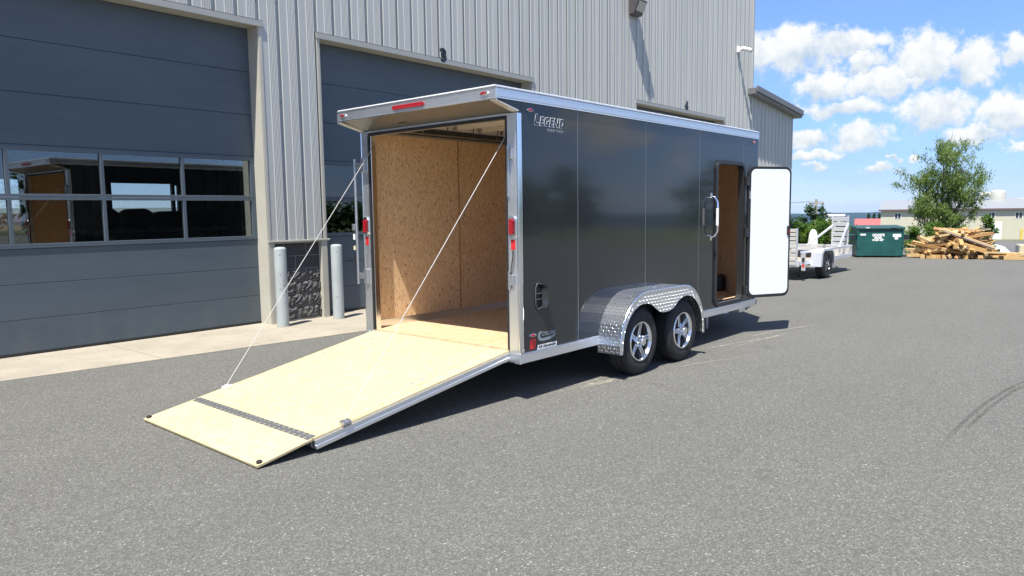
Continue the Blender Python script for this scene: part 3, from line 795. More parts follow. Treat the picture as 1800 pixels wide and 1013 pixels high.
# nose: two skins meeting at the point, lined with boards
for s in (1, -1):
    e = (TL, .0) if s > 0 else (TL, TW)
    d = Vector((APEX - e[0], TW / 2 - e[1], 0)); L_ = d.length; d.normalize(); nrm = Vector((d.y, -d.x, 0)) * (1 if s > 0 else -1)
    def quad(o0, o1, z0, z1, f0=0.0, f1=1.0):
        p = [Vector((e[0], e[1], 0)) + d * L_ * f + nrm * o for f, o in ((f0, o0), (f1, o0), (f1, o1), (f0, o1))]
        return [(q.x, q.y, z) for z in (z0, z1) for q in p]
    MB().hexa(quad(-.012, 0, ZR1, ZF + .004)).build('nose_panel', M_SKIN, TR)
    MB().hexa(quad(-.05, .012, ZR0, ZR1 - .001)).build('nose_rail', M_ALU, TR, bevel=.004)
    MB().hexa(quad(-.05, .012, ZF + .006, ZT + .01)).build('nose_rail', M_ALU, TR, bevel=.004)
    for f0, f1 in ((.06, .51), (.515, .96)): MB().hexa(quad(-.062, -.052, ZFL + .001, 2.55, f0, f1)).build('lining_board', M_OSBW, TR)
MB().prism([(TL, .0), (APEX, TW / 2), (TL, TW)], XYZ, ZT + .0105, ZT + .022).build('nose_roof', pm('roof_sheet', (1, 1, 1)), TR)
# ceiling sheet and roof bows
MB().prism([(-.0, .06), (TL, .06), (APEX - .06, TW / 2), (TL, TW - .06), (.0, TW - .06)], XYZ, ZT - .012, ZT - .002).build('ceiling_sheet', pm('ceiling_white', (.80, .78, .72), .5), TR)
for k in range(13):
    u = .12 + k * .405
    MB().prism([(-.03, 0), (-.018, -.05), (.018, -.05), (.03, 0), (.026, 0), (.015, -.044), (-.015, -.044), (-.026, 0)], lambda p, q, t, u=u: (u + p, t, ZT - .013 + q), .09, TW - .09).build('roof_bow', pm('roof_bow', (.70, .66, .58), .5, .1), TR)
for k in range(4): MB().lathe([(.006, 0), (.006, -.05)], 6, lambda x, y, h, k=k: (.9 + k * .405 + x, TW - .35 + y, ZT - .062 + h)).build('wire_clip', M_BLACK, TR)
DL = MB().lathe([(.075, 0), (.075, -.012), (.06, -.02), (.0, -.022)], 20, lambda x, y, h: (.30 + x, TW - .18 + y, 2.535 + h)).build('dome_light', M_WHITEP, TR, smooth=True)
# side door: opening frame
MB().prism(rrect(DU0 - .035, DU1 + .035, DZ0 - .035, DZ1 + .035, .12), UVZ, -.022, -.0005, [rrect(DU0 + .012, DU1 - .012, DZ0 + .012, DZ1 - .012, .075)]).build('door_frame', M_BLACK, TR, bevel=.006)
MB().prism(rrect(DU0 + .002, DU1 - .002, DZ0 + .002, DZ1 - .002, .083), UVZ, .0, .058, [rrect(DU0 + .014, DU1 - .014, DZ0 + .014, DZ1 - .014, .073)]).build('door_lining', M_BLACK, TR)
B('door_sill', M_ALUP, TR, (DU0 + .05, DU1 - .05, -.02, .075, DZ0 + .0125, DZ0 + .02), .003)
# side door leaf, swung wide open about its front edge
SD = empty('side_door', (DU1 + .045, -.05, 0)); SD.parent = TR
da = math.atan2(-.325, .60); SD.rotation_euler = (0, 0, da)
LW = .692
MB().prism(rrect(.0, LW, .490, 2.222, .10), UVZ, -.018, .018, [rrect(.042, LW - .026, .530, 2.190, .075)]).build('leaf_frame', M_BLACK, SD, bevel=.006)
MB().prism(rrect(.0425, LW - .0265, .5305, 2.1895, .0745), UVZ, -.017, -.002).build('inner_face', M_WHITE, SD)
MB().prism(rrect(.0425, LW - .0265, .5305, 2.1895, .0745), UVZ, -.0015, .017).build('outer_face', M_SKIN, SD)
B('latch', M_BLACK, SD, (LW - .060, LW - .012, -.036, -.018, 1.315, 1.435), .006)
B('latch_button', M_RED, SD, (LW - .046, LW - .026, -.044, -.0365, 1.335, 1.375), .004)
for z in (.60, 1.36, 2.03):
    B('door_hinge', M_BLACK, SD, (-.045, .012, -.030, .012, z - .06, z + .06), .004)
    hs = MB()
    for i in range(3): hs.lathe([(.006, 0), (.004, .004), (0, .005)], 8, lambda x, y, h, i=i, z=z: (-.012 + x, -.030 - h, z - .035 + .035 * i + y))
    hs.build('hinge_screws', M_CHROME, SD)
B('holdback', M_CHROME, SD, (.010, .030, -.03, -.018, 1.80, 1.90), .004)
# grab handle
hp = [(0, 0, 1.335), (0, -.05, 1.345), (0, -.085, 1.40), (0, -.088, 1.47), (0, -.088, 1.69), (0, -.085, 1.76), (0, -.05, 1.815), (0, 0, 1.825)]
H = MB().tube([(3.585 + 0 * p[0], p[1], p[2]) for p in hp], .014, 10).build('grab_handle', M_CHROME, TR, smooth=True)
MB().tube([(3.585, -.088, 1.475), (3.585, -.088, 1.685)], .0165, 10).build('grip', M_WHITEP, H, smooth=True)
for z in (1.32, 1.84): B('mount', M_CHROME, H, (3.565, 3.605, -.012, .0, z - .03, z + .03), .006)


# lamps and markings
def marker(name, mat, c, ax_u, ax_v, out, L=.085, Hh=.034, flip=1):
    """teardrop lamp: chrome bezel with a lens in it; axes given as vectors"""
    c, ax_u, ax_v, out = map(Vector, (c, ax_u, ax_v, out))
    n = 22; ring = []
    for i in range(n):
        a = 2 * math.pi * i / n; x = math.cos(a); y = math.sin(a) * (1 - .45 * max(0, x * flip) ** 2)
        ring.append((x * (1.25 if x * flip > 0 else 1), y))
    def P(p, q, h): return tuple(c + ax_u * p * L / 2 + ax_v * q * Hh / 2 + out * h)
    b = MB(); vs = [P(p, q, .0) for p, q in ring] + [P(p * .93, q * .9, .012) for p, q in ring] + [P(p * .72, q * .7, .014) for p, q in ring]
    fs = [(i, (i + 1) % n, n + (i + 1) % n, n + i) for i in range(n)] + [(n + i, n + (i + 1) % n, 2 * n + (i + 1) % n, 2 * n + i) for i in range(n)] + [tuple(range(2 * n, 3 * n))]
    b.add(vs, fs); o = b.build(name, M_CHROME, TR, smooth=True)
    l = MB(); vs = [P(p * .74 - .06 * flip, q * .74, .0142) for p, q in ring] + [P(p * .5 - .06 * flip, q * .5, .021) for p, q in ring]
    l.add(vs, [(i, (i + 1) % n, n + (i + 1) % n, n + i) for i in range(n)] + [tuple(range(n, 2 * n))]); l.build('lens', mat, o, smooth=True)
    return o


marker('marker_lamp', M_RED, (.145, -.0005, 2.538), (1, 0, 0), (0, 0, 1), (0, -1, 0), flip=-1)
marker('marker_lamp', M_RED, (.150, -.0005, .580), (1, 0, 0), (0, 0, 1), (0, -1, 0), flip=1)
marker('marker_lamp', M_AMBER, (4.79, -.0005, 2.552), (1, 0, 0), (0, 0, 1), (0, -1, 0), L=.07, flip=1)
for v in (.118, 2.055): marker('marker_lamp', M_RED, (-OH - .0042, v, 2.645), (0, 1, 0), (0, 0, 1), (-1, 0, 0), flip=-1, L=.085, Hh=.036)
MB().prism(rrect(.857, 1.281, 2.622, 2.660, .012, 3), lambda p, q, t: (t, p, q), -OH - .0045, -OH - .020).build('centre_lamp_bar', M_RED, TR, bevel=.004)
dots = MB()
for k in range(15):
    for j in (0, 1): dots.lathe([(.009, 0), (.007, .003), (0, .004)], 8, lambda x, y, h, k=k, j=j: (-OH - .0202 - h, .885 + k * .0263 + x, 2.631 + j * .020 + y))
dots.build('lamp_diodes', pm('diode_red', (.42, .02, .03), .2), TR)['kind'] = 'stuff'
B('clearance_lamp', M_BLACK, TR, (-.10, -.06, 1.32, 1.46, 2.535, 2.552), .004)
for vc, lab in ((.060, 1), (2.088, -1)):
    o = MB().prism(rrect(vc - .040, vc + .040, 1.452, 1.635, .036), lambda p, q, t: (t, p, q), -.0185, -.036).build('tail_lamp', M_CHROME, TR, bevel=.008)
    MB().prism(rrect(vc - .022, vc + .022, 1.474, 1.612, .021), lambda p, q, t: (t, p, q), -.0365, -.052).build('lens', M_RED, o, bevel=.008)
    dd = MB()
    for k in range(6): dd.box(-.0545, -.0522, vc - .016, vc + .016, 1.482 + k * .022, 1.492 + k * .022)
    dd.build('diodes', pm('diode_red', (1, 0, 0)), o)
    B('reflector_tape', M_REDT, TR, (-.0200, -.0185, vc - .024, vc + .024, 1.345, 1.432), 0)
MB().prism([(.118, .458), (.196, .458), (.206, .548), (.128, .548)], UVZ, -.0022, -.0006).build('reflector_tape', M_REDT, TR)
ROT_S = (math.pi / 2, 0, 0)
lg = text_mesh('maker_lettering_edge', 'L', .125, M_WHITEP, TR, (.205, -.0016, 2.425), ROT_S, offset=.0085, shear=.25, ext=.0004)
text_mesh('maker_lettering_edge', 'EGEND', .098, M_WHITEP, TR, (.280, -.0016, 2.425), ROT_S, offset=.0085, shear=.25, ext=.0004, width=.362, space=1.22)
text_mesh('maker_lettering', 'L', .125, M_DECALB, TR, (.205, -.0032, 2.425), ROT_S, offset=.0035, shear=.25, ext=.0004)
text_mesh('maker_lettering', 'EGEND', .098, M_DECALB, TR, (.283, -.0032, 2.425), ROT_S, offset=.0032, shear=.25, ext=.0004, width=.351, space=1.22)
text_mesh('maker_subtitle', 'PREMIUM TRAILERS', .036, M_GREYP, TR, (.385, -.0016, 2.375), ROT_S, offset=.0004, ext=.0004, width=.235)
MB().prism([(.222, .442), (.500, .442), (.508, .480), (.230, .480)], UVZ, -.0022, -.0006).build('sticker', M_WHITEP, TR)
text_mesh('sticker_lettering', 'All Aluminum', .036, M_DECALB, TR, (.236, -.0032, .450), ROT_S, offset=.0012, shear=.15, ext=.0004, width=.255)
sw = [(.30, .598), (.262, .600), (.238, .578), (.232, .548), (.250, .520), (.30, .508), (.40, .512), (.470, .530), (.492, .556), (.40, .538), (.30, .532), (.266, .546), (.262, .570), (.280, .586)]
MB().prism(sw, UVZ, -.0020, -.0006).build('series_emblem', M_GREYP, TR)
text_mesh('series_lettering', 'CYCLONE', .046, M_GREYP, TR, (.288, -.0016, .556), ROT_S, offset=.0014, shear=.3, ext=.0004, width=.195)
# vent scoop
vp = [(-.045, .115)] + [(-.045 + .125 * math.sin(R(a)), .115 * math.cos(R(a))) for a in range(15, 180, 15)] + [(-.045, -.115), (-.066, -.08), (-.072, 0), (-.066, .08)]
VS = MB().prism([(p + .268, q + .920) for p, q in vp], UVZ, -.004, -.0006).build('vent_scoop', M_BLACK, TR)
MB().tube([(p + .268, -.006, q + .920) for p, q in vp], .0055, 6, closed=True).build('vent_rim', pm('satin_rim', (.12, .125, .13), .3, .4), VS, smooth=True)
hood = MB(); prof = [(.0, .004), (.25, .045), (.55, .058), (.8, .045), (1.0, .002)]
arc = [(-.045 + .122 * math.sin(R(a)), .112 * math.cos(R(a))) for a in range(0, 181, 15)]
gv = []
for (p, q) in arc:
    for t, h in prof: gv.append((.268 + .012 + (p - .012) * t if p > .012 else .268 + p, -.006 - (h if p > .012 else .002), .920 + q))
kk = len(prof); hood.add(gv, [(i * kk + j, (i + 1) * kk + j, (i + 1) * kk + j + 1, i * kk + j + 1) for i in range(len(arc) - 1) for j in range(kk - 1)])
hood.build('vent_hood', pm('gloss_black', (.03, .032, .034), .15), VS, smooth=True)
for z in (.895, .945): B('vent_fin', pm('fin_grey', (.07, .072, .072), .5), VS, (.205, .285, -.016, -.004, z - .004, z + .004), .001)
# door locking bars
for v, s in ((TW - .035, 1),):
    for z in (1.02, 2.17):
        B('bar_hinge', M_STEEL, TR, (-.050, -.019, v - .045, v + .015, z - .075, z + .075), .008)
        B('bar_arm', M_STEEL, TR, (-.045, -.022, v + .016, v + .115, z - .030, z + .030), .006)
    MB().tube([(-.034, v + .125, .93), (-.034, v + .125, 2.24)], .015, 10).build('locking_bar', M_STEEL, TR, smooth=True)
    B('bar_handle', M_STEEL, TR, (-.050, -.020, v + .142, v + .19, 1.50, 1.565), .005)
    B('hang_tag', M_WHITEP, TR, (-.036, -.034, v + .155, v + .19, 1.40, 1.46), 0); B('hang_tag', pm('tag_cream', (.62, .55, .36), .6), TR, (-.036, -.034, v + .155, v + .19, 1.29, 1.335), 0); B('hang_tag', M_BLACK, TR, (-.036, -.034, v + .155, v + .188, 1.13, 1.235), 0)
for z0, z1 in ((1.80, 2.24), (1.00, 1.16)):
    B('locking_bar', M_STEEL, TR, (-.040, -.019, .085, .108, z0, z1), .005)
    B('bar_hinge', M_STEEL, TR, (-.046, -.019, .045, .084, z1 - .12, z1 - .03), .006)
MB().tube([(-.024, .06, 1.34), (-.03, .056, 1.28), (-.034, .07, 1.2), (-.03, .085, 1.12)], .005, 6).build('lamp_wire', M_BLACK, TR, smooth=True)

# ramp: a rigid deck hinged at the sill, with a short flap reaching the ground
RP = empty('ramp', (0, 0, 0)); RP.parent = TR
RA = Vector((-.03, 0, .452)); RBt = Vector((-1.965, 0, .118))
rv0 = lambda f: .125 + (.225 - .125) * f
rv1 = lambda f: 2.018 + (2.000 - 2.018) * f
rdir = (RBt - RA).normalized(); rn = Vector((-rdir.z, 0, rdir.x)); rn = rn if rn.z > 0 else -rn
def rp(f, side, off, inset=0.0):
    p = RA.lerp(RBt, f) + rn * off
    v = (rv0(f) + inset) if side == 0 else (rv1(f) - inset)
    return (p.x, v, p.z)
def slab(f0, f1, o0, o1, ins=0.0): return [rp(f0, 0, o0, ins), rp(f1, 0, o0, ins), rp(f1, 1, o0, ins), rp(f0, 1, o0, ins), rp(f0, 0, o1, ins), rp(f1, 0, o1, ins), rp(f1, 1, o1, ins), rp(f0, 1, o1, ins)]
MB().hexa(slab(.0, 1.0, -.017, 0.0, .004)).build('ramp_deck', M_OSBR, RP, bevel=.002)
for side in (0, 1):     # grooved edge extrusions
    prof = [(0, -.0175), (0, -.034), (.008, -.038), (.008, -.054), (0, -.058), (0, -.085), (.05, -.085), (.05, -.0175)]
    b = MB(); k = len(prof)
    for f in (.0, 1.0):
        b.v += [rp(f, side, o, i - .008) for i, o in prof]
    b.f += [(i, (i + 1) % k, k + (i + 1) % k, k + i) for i in range(k)]
    tri = tessellate_polygon([[Vector((p[0], p[1], 0)) for p in prof]])
    b.f += [tuple(t) for t in tri] + [tuple(i + k for i in t) for t in tri]
    b.build('edge_extrusion', M_ALU, RP, bevel=.002)
MB().hexa(slab(.97, 1.0, -.085, -.018, .051)).build('end_bar', M_ALU, RP, bevel=.003)
for f in (.2, .4, .6, .8): MB().hexa(slab(f, f + .02, -.07, -.018, .051)).build('cross_bar', M_ALU, RP)
FA = Vector((-1.972, 0, .116)); FB = Vector((-2.385, 0, .026)); fd = (FB - FA).normalized(); fn_ = Vector((-fd.z, 0, fd.x)); fn_ = fn_ if fn_.z > 0 else -fn_
def fp(f, side, off):
    p = FA.lerp(FB, f) + fn_ * off; v = (.232, .258) if side == 0 else (1.988, 2.040)
    return (p.x, v[0] + (v[1] - v[0]) * f, p.z)
FLP = MB().hexa([fp(0, 0, -.018), fp(1, 0, -.018), fp(1, 1, -.018), fp(0, 1, -.018), fp(0, 0, 0), fp(1, 0, 0), fp(1, 1, 0), fp(0, 1, 0)]).build('ramp_flap', M_OSBR, RP, bevel=.002)
hg = MB(); hgb = MB(); nk = 26
for k in range(nk):
    va = .245 + k * (1.735 / nk); vb = va + 1.735 / nk - .012
    q0, q1 = RA.lerp(RBt, .985), RA.lerp(RBt, .999)
    hg.add([(q0.x, va, q0.z + .003), (q1.x, va, q1.z + .003), (q1.x, vb, q1.z + .003), (q0.x, vb, q0.z + .003), (q0.x, va, q0.z - .001), (q1.x, va, q1.z - .001), (q1.x, vb, q1.z - .001), (q0.x, vb, q0.z - .001)],
           [(3, 2, 1, 0), (4, 5, 6, 7), (0, 1, 5, 4), (1, 2, 6, 5), (2, 3, 7, 6), (3, 0, 4, 7)])
    f0, f1 = FA + fn_ * .003, FA.lerp(FB, .075) + fn_ * .003
    hg.add([(f0.x, va, f0.z), (f1.x, va, f1.z), (f1.x, vb, f1.z), (f0.x, vb, f0.z), (f0.x, va, f0.z - .004), (f1.x, va, f1.z - .004), (f1.x, vb, f1.z - .004), (f0.x, vb, f0.z - .004)],
           [(3, 2, 1, 0), (4, 5, 6, 7), (0, 1, 5, 4), (1, 2, 6, 5), (2, 3, 7, 6), (3, 0, 4, 7)])
    hgb.tube([(-1.969, va, .123), (-1.969, vb, .123)], .0065, 8)
hg.build('piano_hinge', pm('hinge_steel', (.20, .21, .22), .45, .6), RP); hgb.build('hinge_knuckles', M_STEEL, RP)
for v in (.285, 2.005): MB().lathe([(.020, 0), (.020, .012), (.014, .018), (0, .019)], 16, lambda x, y, h, v=v: (-2.352 + x, v + y, .034 + h)).build('rubber_bumper', M_RUBBER, FLP, smooth=True)
def on_ramp(f, v, off=0.0): p = RA.lerp(RBt, f) + rn * off; return (p.x, v, p.z)
rpitch = math.atan2(rdir.z, -rdir.x)
for v, m in ((.215, M_STEEL), (1.945, M_WHITEP)):
    o = B('cable_bracket', m, RP, (-.035, .035, -.030, .030, .0, .028), .006, loc=on_ramp(.865, v, .0005), rot=(0, -math.atan2(-rdir.z, -rdir.x), 0))
    c = MB()
    for i in (-1, 1):
        for j in (-1, 1): c.lathe([(.007, 0), (.005, .004), (0, .005)], 6, lambda x, y, h, i=i, j=j: (i * .02 + x, j * .016 + y, .0285 + h))
    c.build('bolts', M_DARKST, o)
for f, v in ((.10, 1.80), (.42, .36), (.47, .36), (.36, 1.9)):
    B('ramp_fitting', M_ALUD, RP, (-.02, .02, -.014, .014, 0, .004), .001, loc=on_ramp(f, v, .0006), rot=(0, -math.atan2(-rdir.z, -rdir.x), 0))
MB().tube([(-.004, .150, 2.330), (-.02, .152, 2.29), on_ramp(.865, .215, .030)], .0032, 6).build('lift_cable', pm('cable_white', (.50, .49, .47), .5), TR)
MB().tube([(-.004, TW - .155, 2.335), (-.02, TW - .157, 2.30), on_ramp(.865, 1.945, .030)], .0032, 6).build('lift_cable', pm('cable_white', (1, 1, 1)), TR)

# fenders of tread plate
def fender(side):
    v_in, v_out = (-.001, -.272) if side == 0 else (TW + .001, TW + .272)
    prof = [(1.165, .272), (1.168, .36), (1.182, .46), (1.215, .56), (1.265, .645), (1.335, .725), (1.420, .790), (1.53, .836), (1.64, .852),
            (2.42, .852), (2.53, .836), (2.64, .790), (2.725, .725), (2.795, .645), (2.845, .56), (2.878, .46), (2.892, .36), (2.895, .272)]
    me = bpy.data.meshes.new('fender'); vs = []; fs = []; ss_ = [0]
    for a, b in zip(prof[:-1], prof[1:]): ss_.append(ss_[-1] + math.hypot(b[0] - a[0], b[1] - a[1]))
    for (u, z) in prof: vs += [(u, v_in, z), (u, v_out, z)]
    n = len(prof); fs = [(2 * i, 2 * i + 2, 2 * i + 3, 2 * i + 1) for i in range(n - 1)]
    uvs = [(s, w) for s in ss_ for w in (0, .271)]
    o = len(vs)
    bot = []
    for wu in (2.4731, 1.5988):
        for a in range(0, 181, 9):
            u, z = wu + .392 * math.cos(R(a)), .335 + .402 * math.sin(R(a))
            bot.append((u, z))
    bot = [(u, z) for u, z in bot if not (1.80 < u < 2.27 and z < .655)]
    mid = [(2.19, .630), (2.12, .610), (2.036, .604), (1.95, .610), (1.88, .630)]
    right = [p for p in bot if p[0] > 2.03]; left = [p for p in bot if p[0] <= 2.03]
    bot = [(2.8656, .272)] + right + mid + left + [(1.2056 - .009, .272)]
    poly = prof + bot
    tri = tessellate_polygon([[Vector((p[0], p[1], 0)) for p in poly]])
    vs += [(u, v_out, z) for u, z in poly]; uvs += [(u, z) for u, z in poly]
    fs += [tuple(i + o for i in t) for t in tri]
    me.from_pydata(vs, [], fs); uvl = me.uv_layers.new()
    for l in me.loops: uvl.data[l.index].uv = uvs[l.vertex_index]
    me.materials.append(M_DIAM)
    ob = link('fender', me, TR); md = ob.modifiers.new('thick', 'SOLIDIFY'); md.thickness = .004; md.offset = 0
    MB().tube([(u, v_out, z) for u, z in prof], .008, 8).build('fender_edge', M_ALUP, ob, smooth=True)
    MB().tube([(u, v_out, z) for u, z in bot], .004, 6).build('fender_lip', M_ALUP, ob, smooth=True)
    if side == 0: B('fender_bolt', M_CHROME, ob, (2.02, 2.05, -.14, -.11, .8545, .875), .005)
    return ob
fender(0); fender(1)

# wheels
TR_R, TR_W = .345, .205
def build_wheel():
    root = empty('wheel')
    f = lambda x, y, h: (x, h, y)            # lathe axis along v; outboard is -v
    h = TR_W / 2
    tyre = [(.196, -h + .02), (.205, -h + .006), (.24, -h - .002), (.285, -h - .004), (.315, -h + .006), (.331, -h + .020), (.338, -h + .030), (.3445, -h + .045),
            (.3450, -.062), (.338, -.060), (.338, -.052), (.3455, -.050), (.3455, -.004), (.338, -.004), (.338, .004), (.3455, .004), (.3455, .050), (.338, .052), (.338, .060), (.3450, .062),
            (.3445, h - .045), (.331, h - .020), (.315, h - .006), (.285, h + .004), (.24, h + .002), (.205, h - .006), (.196, h - .02)]
    t = MB().lathe(tyre, 56, f, caps=False).build('tyre', M_RUBBER, root, smooth=True)
    tr = MB()                                 # shoulder sipes
    for k in range(70):
        a = 2 * math.pi * k / 70; ca, sa = math.cos(a), math.sin(a); tx, tz = -sa, ca
        for s in (-1, 1):
            for (r0, y0, r1, y1) in ((.3462, s * .064, .3430, s * .082),):
                w = .0045
                tr.add([(r0 * ca + tx * w, y0, r0 * sa + tz * w), (r0 * ca - tx * w, y0, r0 * sa - tz * w), (r1 * ca - tx * w * 2.2, y1, r1 * sa - tz * w * 2.2), (r1 * ca + tx * w * 2.2, y1, r1 * sa + tz * w * 2.2),
                        ((r0 + .003) * ca, y0, (r0 + .003) * sa), ((r1 + .003) * ca, y1, (r1 + .003) * sa)], [(0, 4, 5, 3), (4, 1, 2, 5), (0, 1, 4), (3, 5, 2)])
    tr.build('tread', M_RUBBER, t)
    ring = [(.205, -h + .004), (.201, -h - .004), (.190, -h - .003), (.184, -h + .008), (.178, -h + .030), (.172, -h + .075), (.178, .06), (.205, .085)]
    rim = MB().lathe(ring, 48, f, caps=False).build('rim', M_ALUP, root, smooth=True)
    MB().lathe([(.0, .0), (.10, .0), (.172, .010), (.174, .02), (.0, .024)], 32, f).build('brake_drum', pm('drum_dark', (.03, .03, .032), .6), root)
    sp = MB(); yf = -h + .018
    for k in range(5):
        a0 = 2 * math.pi * k / 5 + math.pi / 2
        def P(r, da, y): return (r * math.cos(a0 + da), y, r * math.sin(a0 + da))
        # two ribs of each spoke leaving a slot between them
        for s in (-1, 1):
            inn = [(.040, s * .50), (.085, s * .13), (.182, s * .040), (.182, s * .125), (.090, s * .27), (.048, s * .80)]
            q = [P(r, d, yf + (.012 if r < .1 else .0)) for r, d in inn]; q2 = [P(r, d, yf + .040) for r, d in inn]
            n = len(q); sp.add(q + q2, [tuple(range(n)), tuple(reversed(range(n, 2 * n)))] + [(i, (i + 1) % n, n + (i + 1) % n, n + i) for i in range(n)])
        inn = [(.04, -.5), (.086, -.125), (.178, -.04), (.178, .04), (.086, .125), (.04, .5)]
        q = [P(r, d, yf + .020) for r, d in inn]; q2 = [P(r, d, yf + .038) for r, d in inn]; n = len(q)
        sp.add(q + q2, [tuple(range(n)), tuple(reversed(range(n, 2 * n)))] + [(i, (i + 1) % n, n + (i + 1) % n, n + i) for i in range(n)])
    sp.build('spokes', pm('machined_alloy', (.72, .73, .74), .22, .95), root, bevel=.0025)
    hub = MB().lathe([(.062, -h + .045), (.062, -h + .026), (.042, -h + .022), (.040, -h - .028), (.034, -h - .036), (.0, -h - .038)], 24, f).build('hub_cap', M_CHROME, root, smooth=True)
    for k in range(5):
        a = 2 * math.pi * (k + .5) / 5 + math.pi / 2; cx, cz = .057 * math.cos(a), .057 * math.sin(a)
        MB().lathe([(.011, -h + .04), (.011, -h + .004), (.008, -h - .002), (0, -h - .004)], 6, lambda x, y, hh, cx=cx, cz=cz: (cx + x, hh, cz + y)).build('lug_nut', M_CHROME, hub, smooth=False)
    return root


def copy_tree(o, parent=None):
    c = o.copy(); COL.objects.link(c); c.parent = parent
    for ch in list(o.children): copy_tree(ch, c)
    return c


# third level is full here, so the wheel's pieces hang directly from the wheel
WHEEL = build_wheel()
for ch in list(WHEEL.children):
    for g in list(ch.children): g.parent = WHEEL
first = True
for u, rz in ((1.5988, .3), (2.4731, 1.05)):
    for v, flip in ((-.134, 0), (TW + .134, math.pi)):
        w = WHEEL if first else copy_tree(WHEEL)
        first = False
        w.parent = TR; w.location = (u, v, TR_R); w.rotation_mode = 'ZYX' if 0 else 'XYZ'
        w.rotation_euler = (Matrix.Rotation(flip, 3, 'Z') @ Matrix.Rotation(rz + v, 3, 'Y')).to_euler()
for u in (1.5988, 2.4731): MB().tube([(u, -.03, TR_R), (u, TW + .03, TR_R)], .04, 10).build('axle', M_DARKST, TR, smooth=True)
for v in (.30, TW - .36): B('frame_beam', M_ALU, TR, (.05, TL, v, v + .06, ZR0 - .05, ZR0 + .05), .003)
for k in range(12): B('cross_member', M_ALU, TR, (.2 + k * .4, .25 + k * .4, .051, TW - .051, ZR0 + .012, ZR1 - .004), 0)
for s in (0, 1):
    e = .35 if s == 0 else TW - .35
    MB().hexa([(TL - .5, e - .03, ZR0 - .06), (7.15, TW / 2 - .03 + (s - .5) * .07, ZR0 - .06), (7.15, TW / 2 + .03 + (s - .5) * .07, ZR0 - .06), (TL - .5, e + .03, ZR0 - .06),
               (TL - .5, e - .03, ZR0 + .04), (7.15, TW / 2 - .03 + (s - .5) * .07, ZR0 + .04), (7.15, TW / 2 + .03 + (s - .5) * .07, ZR0 + .04), (TL - .5, e + .03, ZR0 + .04)]).build('tongue_beam', M_ALU, TR)
MB().tube([(6.25, TW / 2, .012), (6.25, TW / 2, .95)], .03, 12).build('tongue_jack', M_STEEL, TR, smooth=True)
MB().lathe([(.09, .0), (.09, .008), (.04, .03)], 16, lambda x, y, h: (6.25 + x, TW / 2 + y, h)).build('jack_foot', M_STEEL, TR)
B('coupler', M_STEEL, TR, (7.12, 7.42, TW / 2 - .045, TW / 2 + .045, ZR0 - .03, ZR0 + .07), .01)
B('step_bracket', M_ALU, TR, (4.55, 4.74, .04, .12, ZR0 - .062, ZR0 - .002), .004)
for u in (.42,): MB().tube([(4.62, .55, .005), (4.62, .55, ZR0)], .025, 10).build('front_stabiliser', M_STEEL, TR, smooth=True)
BB = MB().box(-.17, .17, -.13, .13, 0, .23).build('black_box', M_BLACK, bevel=.03, seg=3)
p = Matrix.Rotation(TYAW, 4, 'Z') @ Vector((5.50, .84, 0)); BB.location = (TX + p.x, TY + p.y, ZFL + .001); BB.rotation_euler = (0, 0, TYAW + .2)
tag(BB, 'small black box on the trailer floor seen through the side door', 'box')

# ------------------------------------------------------------------ utility trailer beyond the open door
UT = empty('utility_trailer', (17.15, 5.76, 0), -.03)
tag(UT, 'bright aluminium utility trailer with raised slatted tailgate beyond the white door', 'trailer')
UW, UL, UZ = 1.55, 3.55, .68
M_UALU = pm('bright_aluminium', (.80, .81, .82), .42, .75, rvar=.2, vscale=4)
for v in (0.0, UW):
    B('top_rail', M_UALU, UT, (.0, UL, v - .025, v + .025, UZ - .05, UZ), .004)
    B('bottom_rail', M_UALU, UT, (.0, UL, v - .03, v + .03, .36, .46), .004)
    for k in range(5): B('post', M_UALU, UT, (.02 + k * (UL - .08) / 4, .06 + k * (UL - .08) / 4, v - .02, v + .02, .461, UZ - .051), .003)
B('front_rail', M_UALU, UT, (UL + .001, UL + .05, -.02, UW + .02, UZ - .05, UZ), .004)
B('front_panel', M_UALU, UT, (UL + .001, UL + .02, -.02, UW + .02, .36, UZ - .06), .003)
for k in range(8): B('deck_board', pm('weathered_deck', (.42, .36, .28), .8, var=.3), UT, (.0, UL, .035 + k * .186, .21 + k * .186, .405, .44), .003)
B('rear_beam', M_UALU, UT, (-.05, -.001, .03, UW - .03, .33, .47), .004)
for k in range(9): B('gate_slat', pm('gate_slat', (.58, .57, .53), .5, .35), UT, (-.09, -.055, .10, UW - .1, .36 + k * .095, .435 + k * .095), .006)
for v in (.06, UW - .09): B('gate_post', M_UALU, UT, (-.10, -.05, v, v + .035, .34, 1.21), .004)
for v, nm in ((-.10, 1), (UW + .05, -1)):
    B('lamp_post', M_UALU, UT, (-.06, -.04, v - .02, v + .07, .24, .66), .003)
    o = MB().prism(rrect(v + .0, v + .05, .44, .54, .022), lambda p, q, t: (t, p, q), -.0605, -.08).build('tail_lamp', M_BLACK, UT)
    B('reflector_tape', M_REDT, UT, (-.0625, -.0605, v, v + .05, .31, .39), 0)
